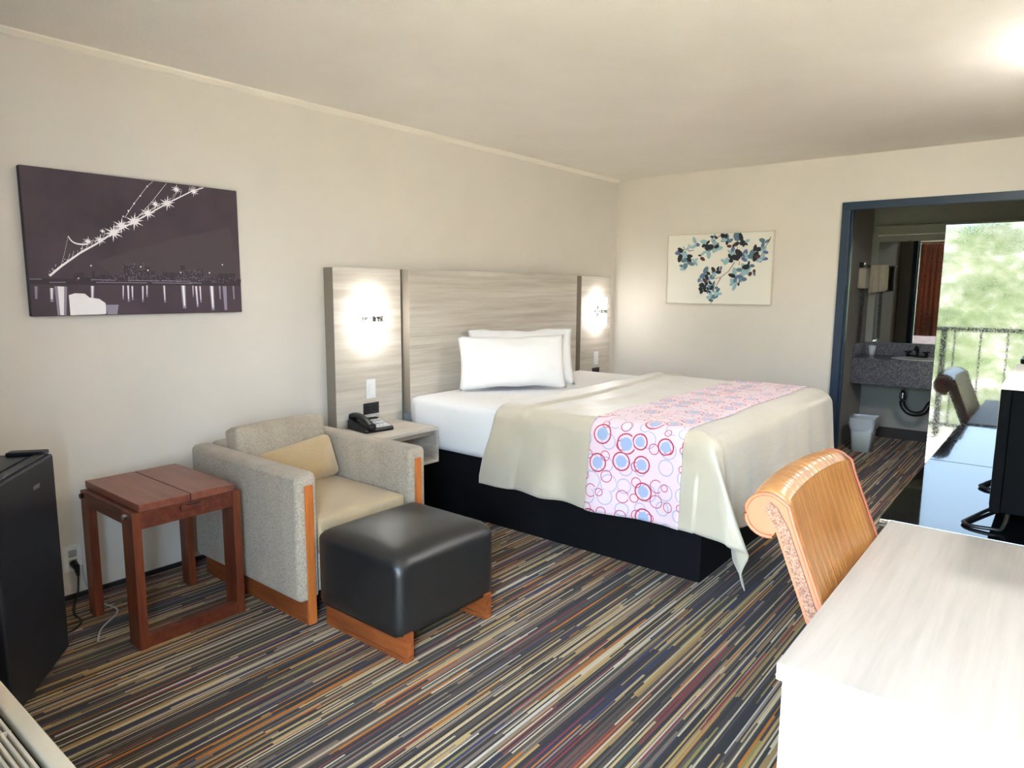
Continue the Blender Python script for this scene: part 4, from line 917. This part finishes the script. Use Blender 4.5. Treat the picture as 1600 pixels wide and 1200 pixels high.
for k in range(n + 1):
    f = k / n; x = XB + 0.035 + 0.15 * f; w = 0.008 * math.sin(f * 18)
    path = [(7.332 + w, 1.43), (7.326 + w, 1.53), (7.316, 1.65), (7.308, 1.6665), (7.292, 1.6665), (7.284, 1.65), (7.270 + w, 1.52), (7.262 + w, 1.40 + 0.02 * f)]
    cols.append([bm.verts.new((x, y, z)) for y, z in path])
for k in range(n):
    for i in range(7): bm.faces.new((cols[k][i], cols[k][i + 1], cols[k + 1][i + 1], cols[k + 1][i]))
tw = part('hand_towel', bm, 'towel', smooth=True); tw.modifiers.new('thickness', 'SOLIDIFY').thickness = 0.006; tag(tw, 'beige hand towel hanging on the bar beside the mirror', 'towel')
t = thing('plastic_cup', 'small white cup on the vanity counter corner', 'cup', (1.975, 7.36, 0.805))
bm = bmesh.new(); cyl(bm, (1.975, 7.36, 0.8052), (1.975, 7.36, 0.895), 0.026, 0.034, n=24, caps=False); bm2 = bm; bmesh.ops.holes_fill(bm, edges=[e for e in bm.edges if e.is_boundary and e.verts[0].co.z < 0.82])
o = part('cup_body', bm, 'whiteplastic', t, smooth=True); o.modifiers.new('thickness', 'SOLIDIFY').thickness = 0.002
bm = bmesh.new(); n = 24; a = [bm.verts.new((1.975 + 0.034 * math.cos(2 * math.pi * k / n), 7.36 + 0.034 * math.sin(2 * math.pi * k / n), 0.896)) for k in range(n)]; b = [bm.verts.new((1.975 + 0.0365 * math.cos(2 * math.pi * k / n), 7.36 + 0.0365 * math.sin(2 * math.pi * k / n), 0.893)) for k in range(n)]
for k in range(n): bm.faces.new((a[k], a[(k + 1) % n], b[(k + 1) % n], b[k]))
part('rim', bm, 'whiteplastic', t, smooth=True)

t = thing('waste_bin', 'pale plastic waste bin with clear liner under the vanity', 'waste bin', (2.09, 6.68, 0.0))
def taper(z0, z1, w0, d0, w1, d1, cx=2.09, cy=6.68, r=0.03):
    bm = bmesh.new(); rings_ = []
    for z, w, d in ((z0, w0, d0), (z1, w1, d1)):
        ring = []
        for sx_, sy_ in ((1, 1), (-1, 1), (-1, -1), (1, -1)):
            for q in range(5):
                a0 = {(1, 1): 0, (-1, 1): 90, (-1, -1): 180, (1, -1): 270}[(sx_, sy_)] + q * 22.5
                ring.append(bm.verts.new((cx + sx_ * (w / 2 - r) + r * math.cos(math.radians(a0)), cy + sy_ * (d / 2 - r) + r * math.sin(math.radians(a0)), z)))
        rings_.append(ring)
    n = len(rings_[0])
    for k in range(n): bm.faces.new((rings_[0][k], rings_[0][(k + 1) % n], rings_[1][(k + 1) % n], rings_[1][k]))
    return bm, rings_
bm, rr_ = taper(0.0, 0.29, 0.15, 0.19, 0.19, 0.23); bm.faces.new(rr_[0][::-1])
o = part('bin_body', bm, 'binplastic', t, smooth=True); o.modifiers.new('thickness', 'SOLIDIFY').thickness = 0.003
bm, rr_ = taper(0.20, 0.305, 0.192, 0.232, 0.204, 0.244)
bmesh.ops.subdivide_edges(bm, edges=bm.edges[:], cuts=4, use_grid_fill=True)
for v in bm.verts:
    nn = noise.noise(v.co * 22); d = Vector((v.co.x - 2.09, v.co.y - 6.68, 0)).normalized(); v.co += d * 0.008 * (nn + 0.5); v.co.z += 0.03 * noise.noise(Vector((v.co.x * 14, v.co.y * 14, 2))) * (1 if v.co.z < 0.25 else 0.3)
part('bin_liner', bm, 'liner', t, smooth=True)
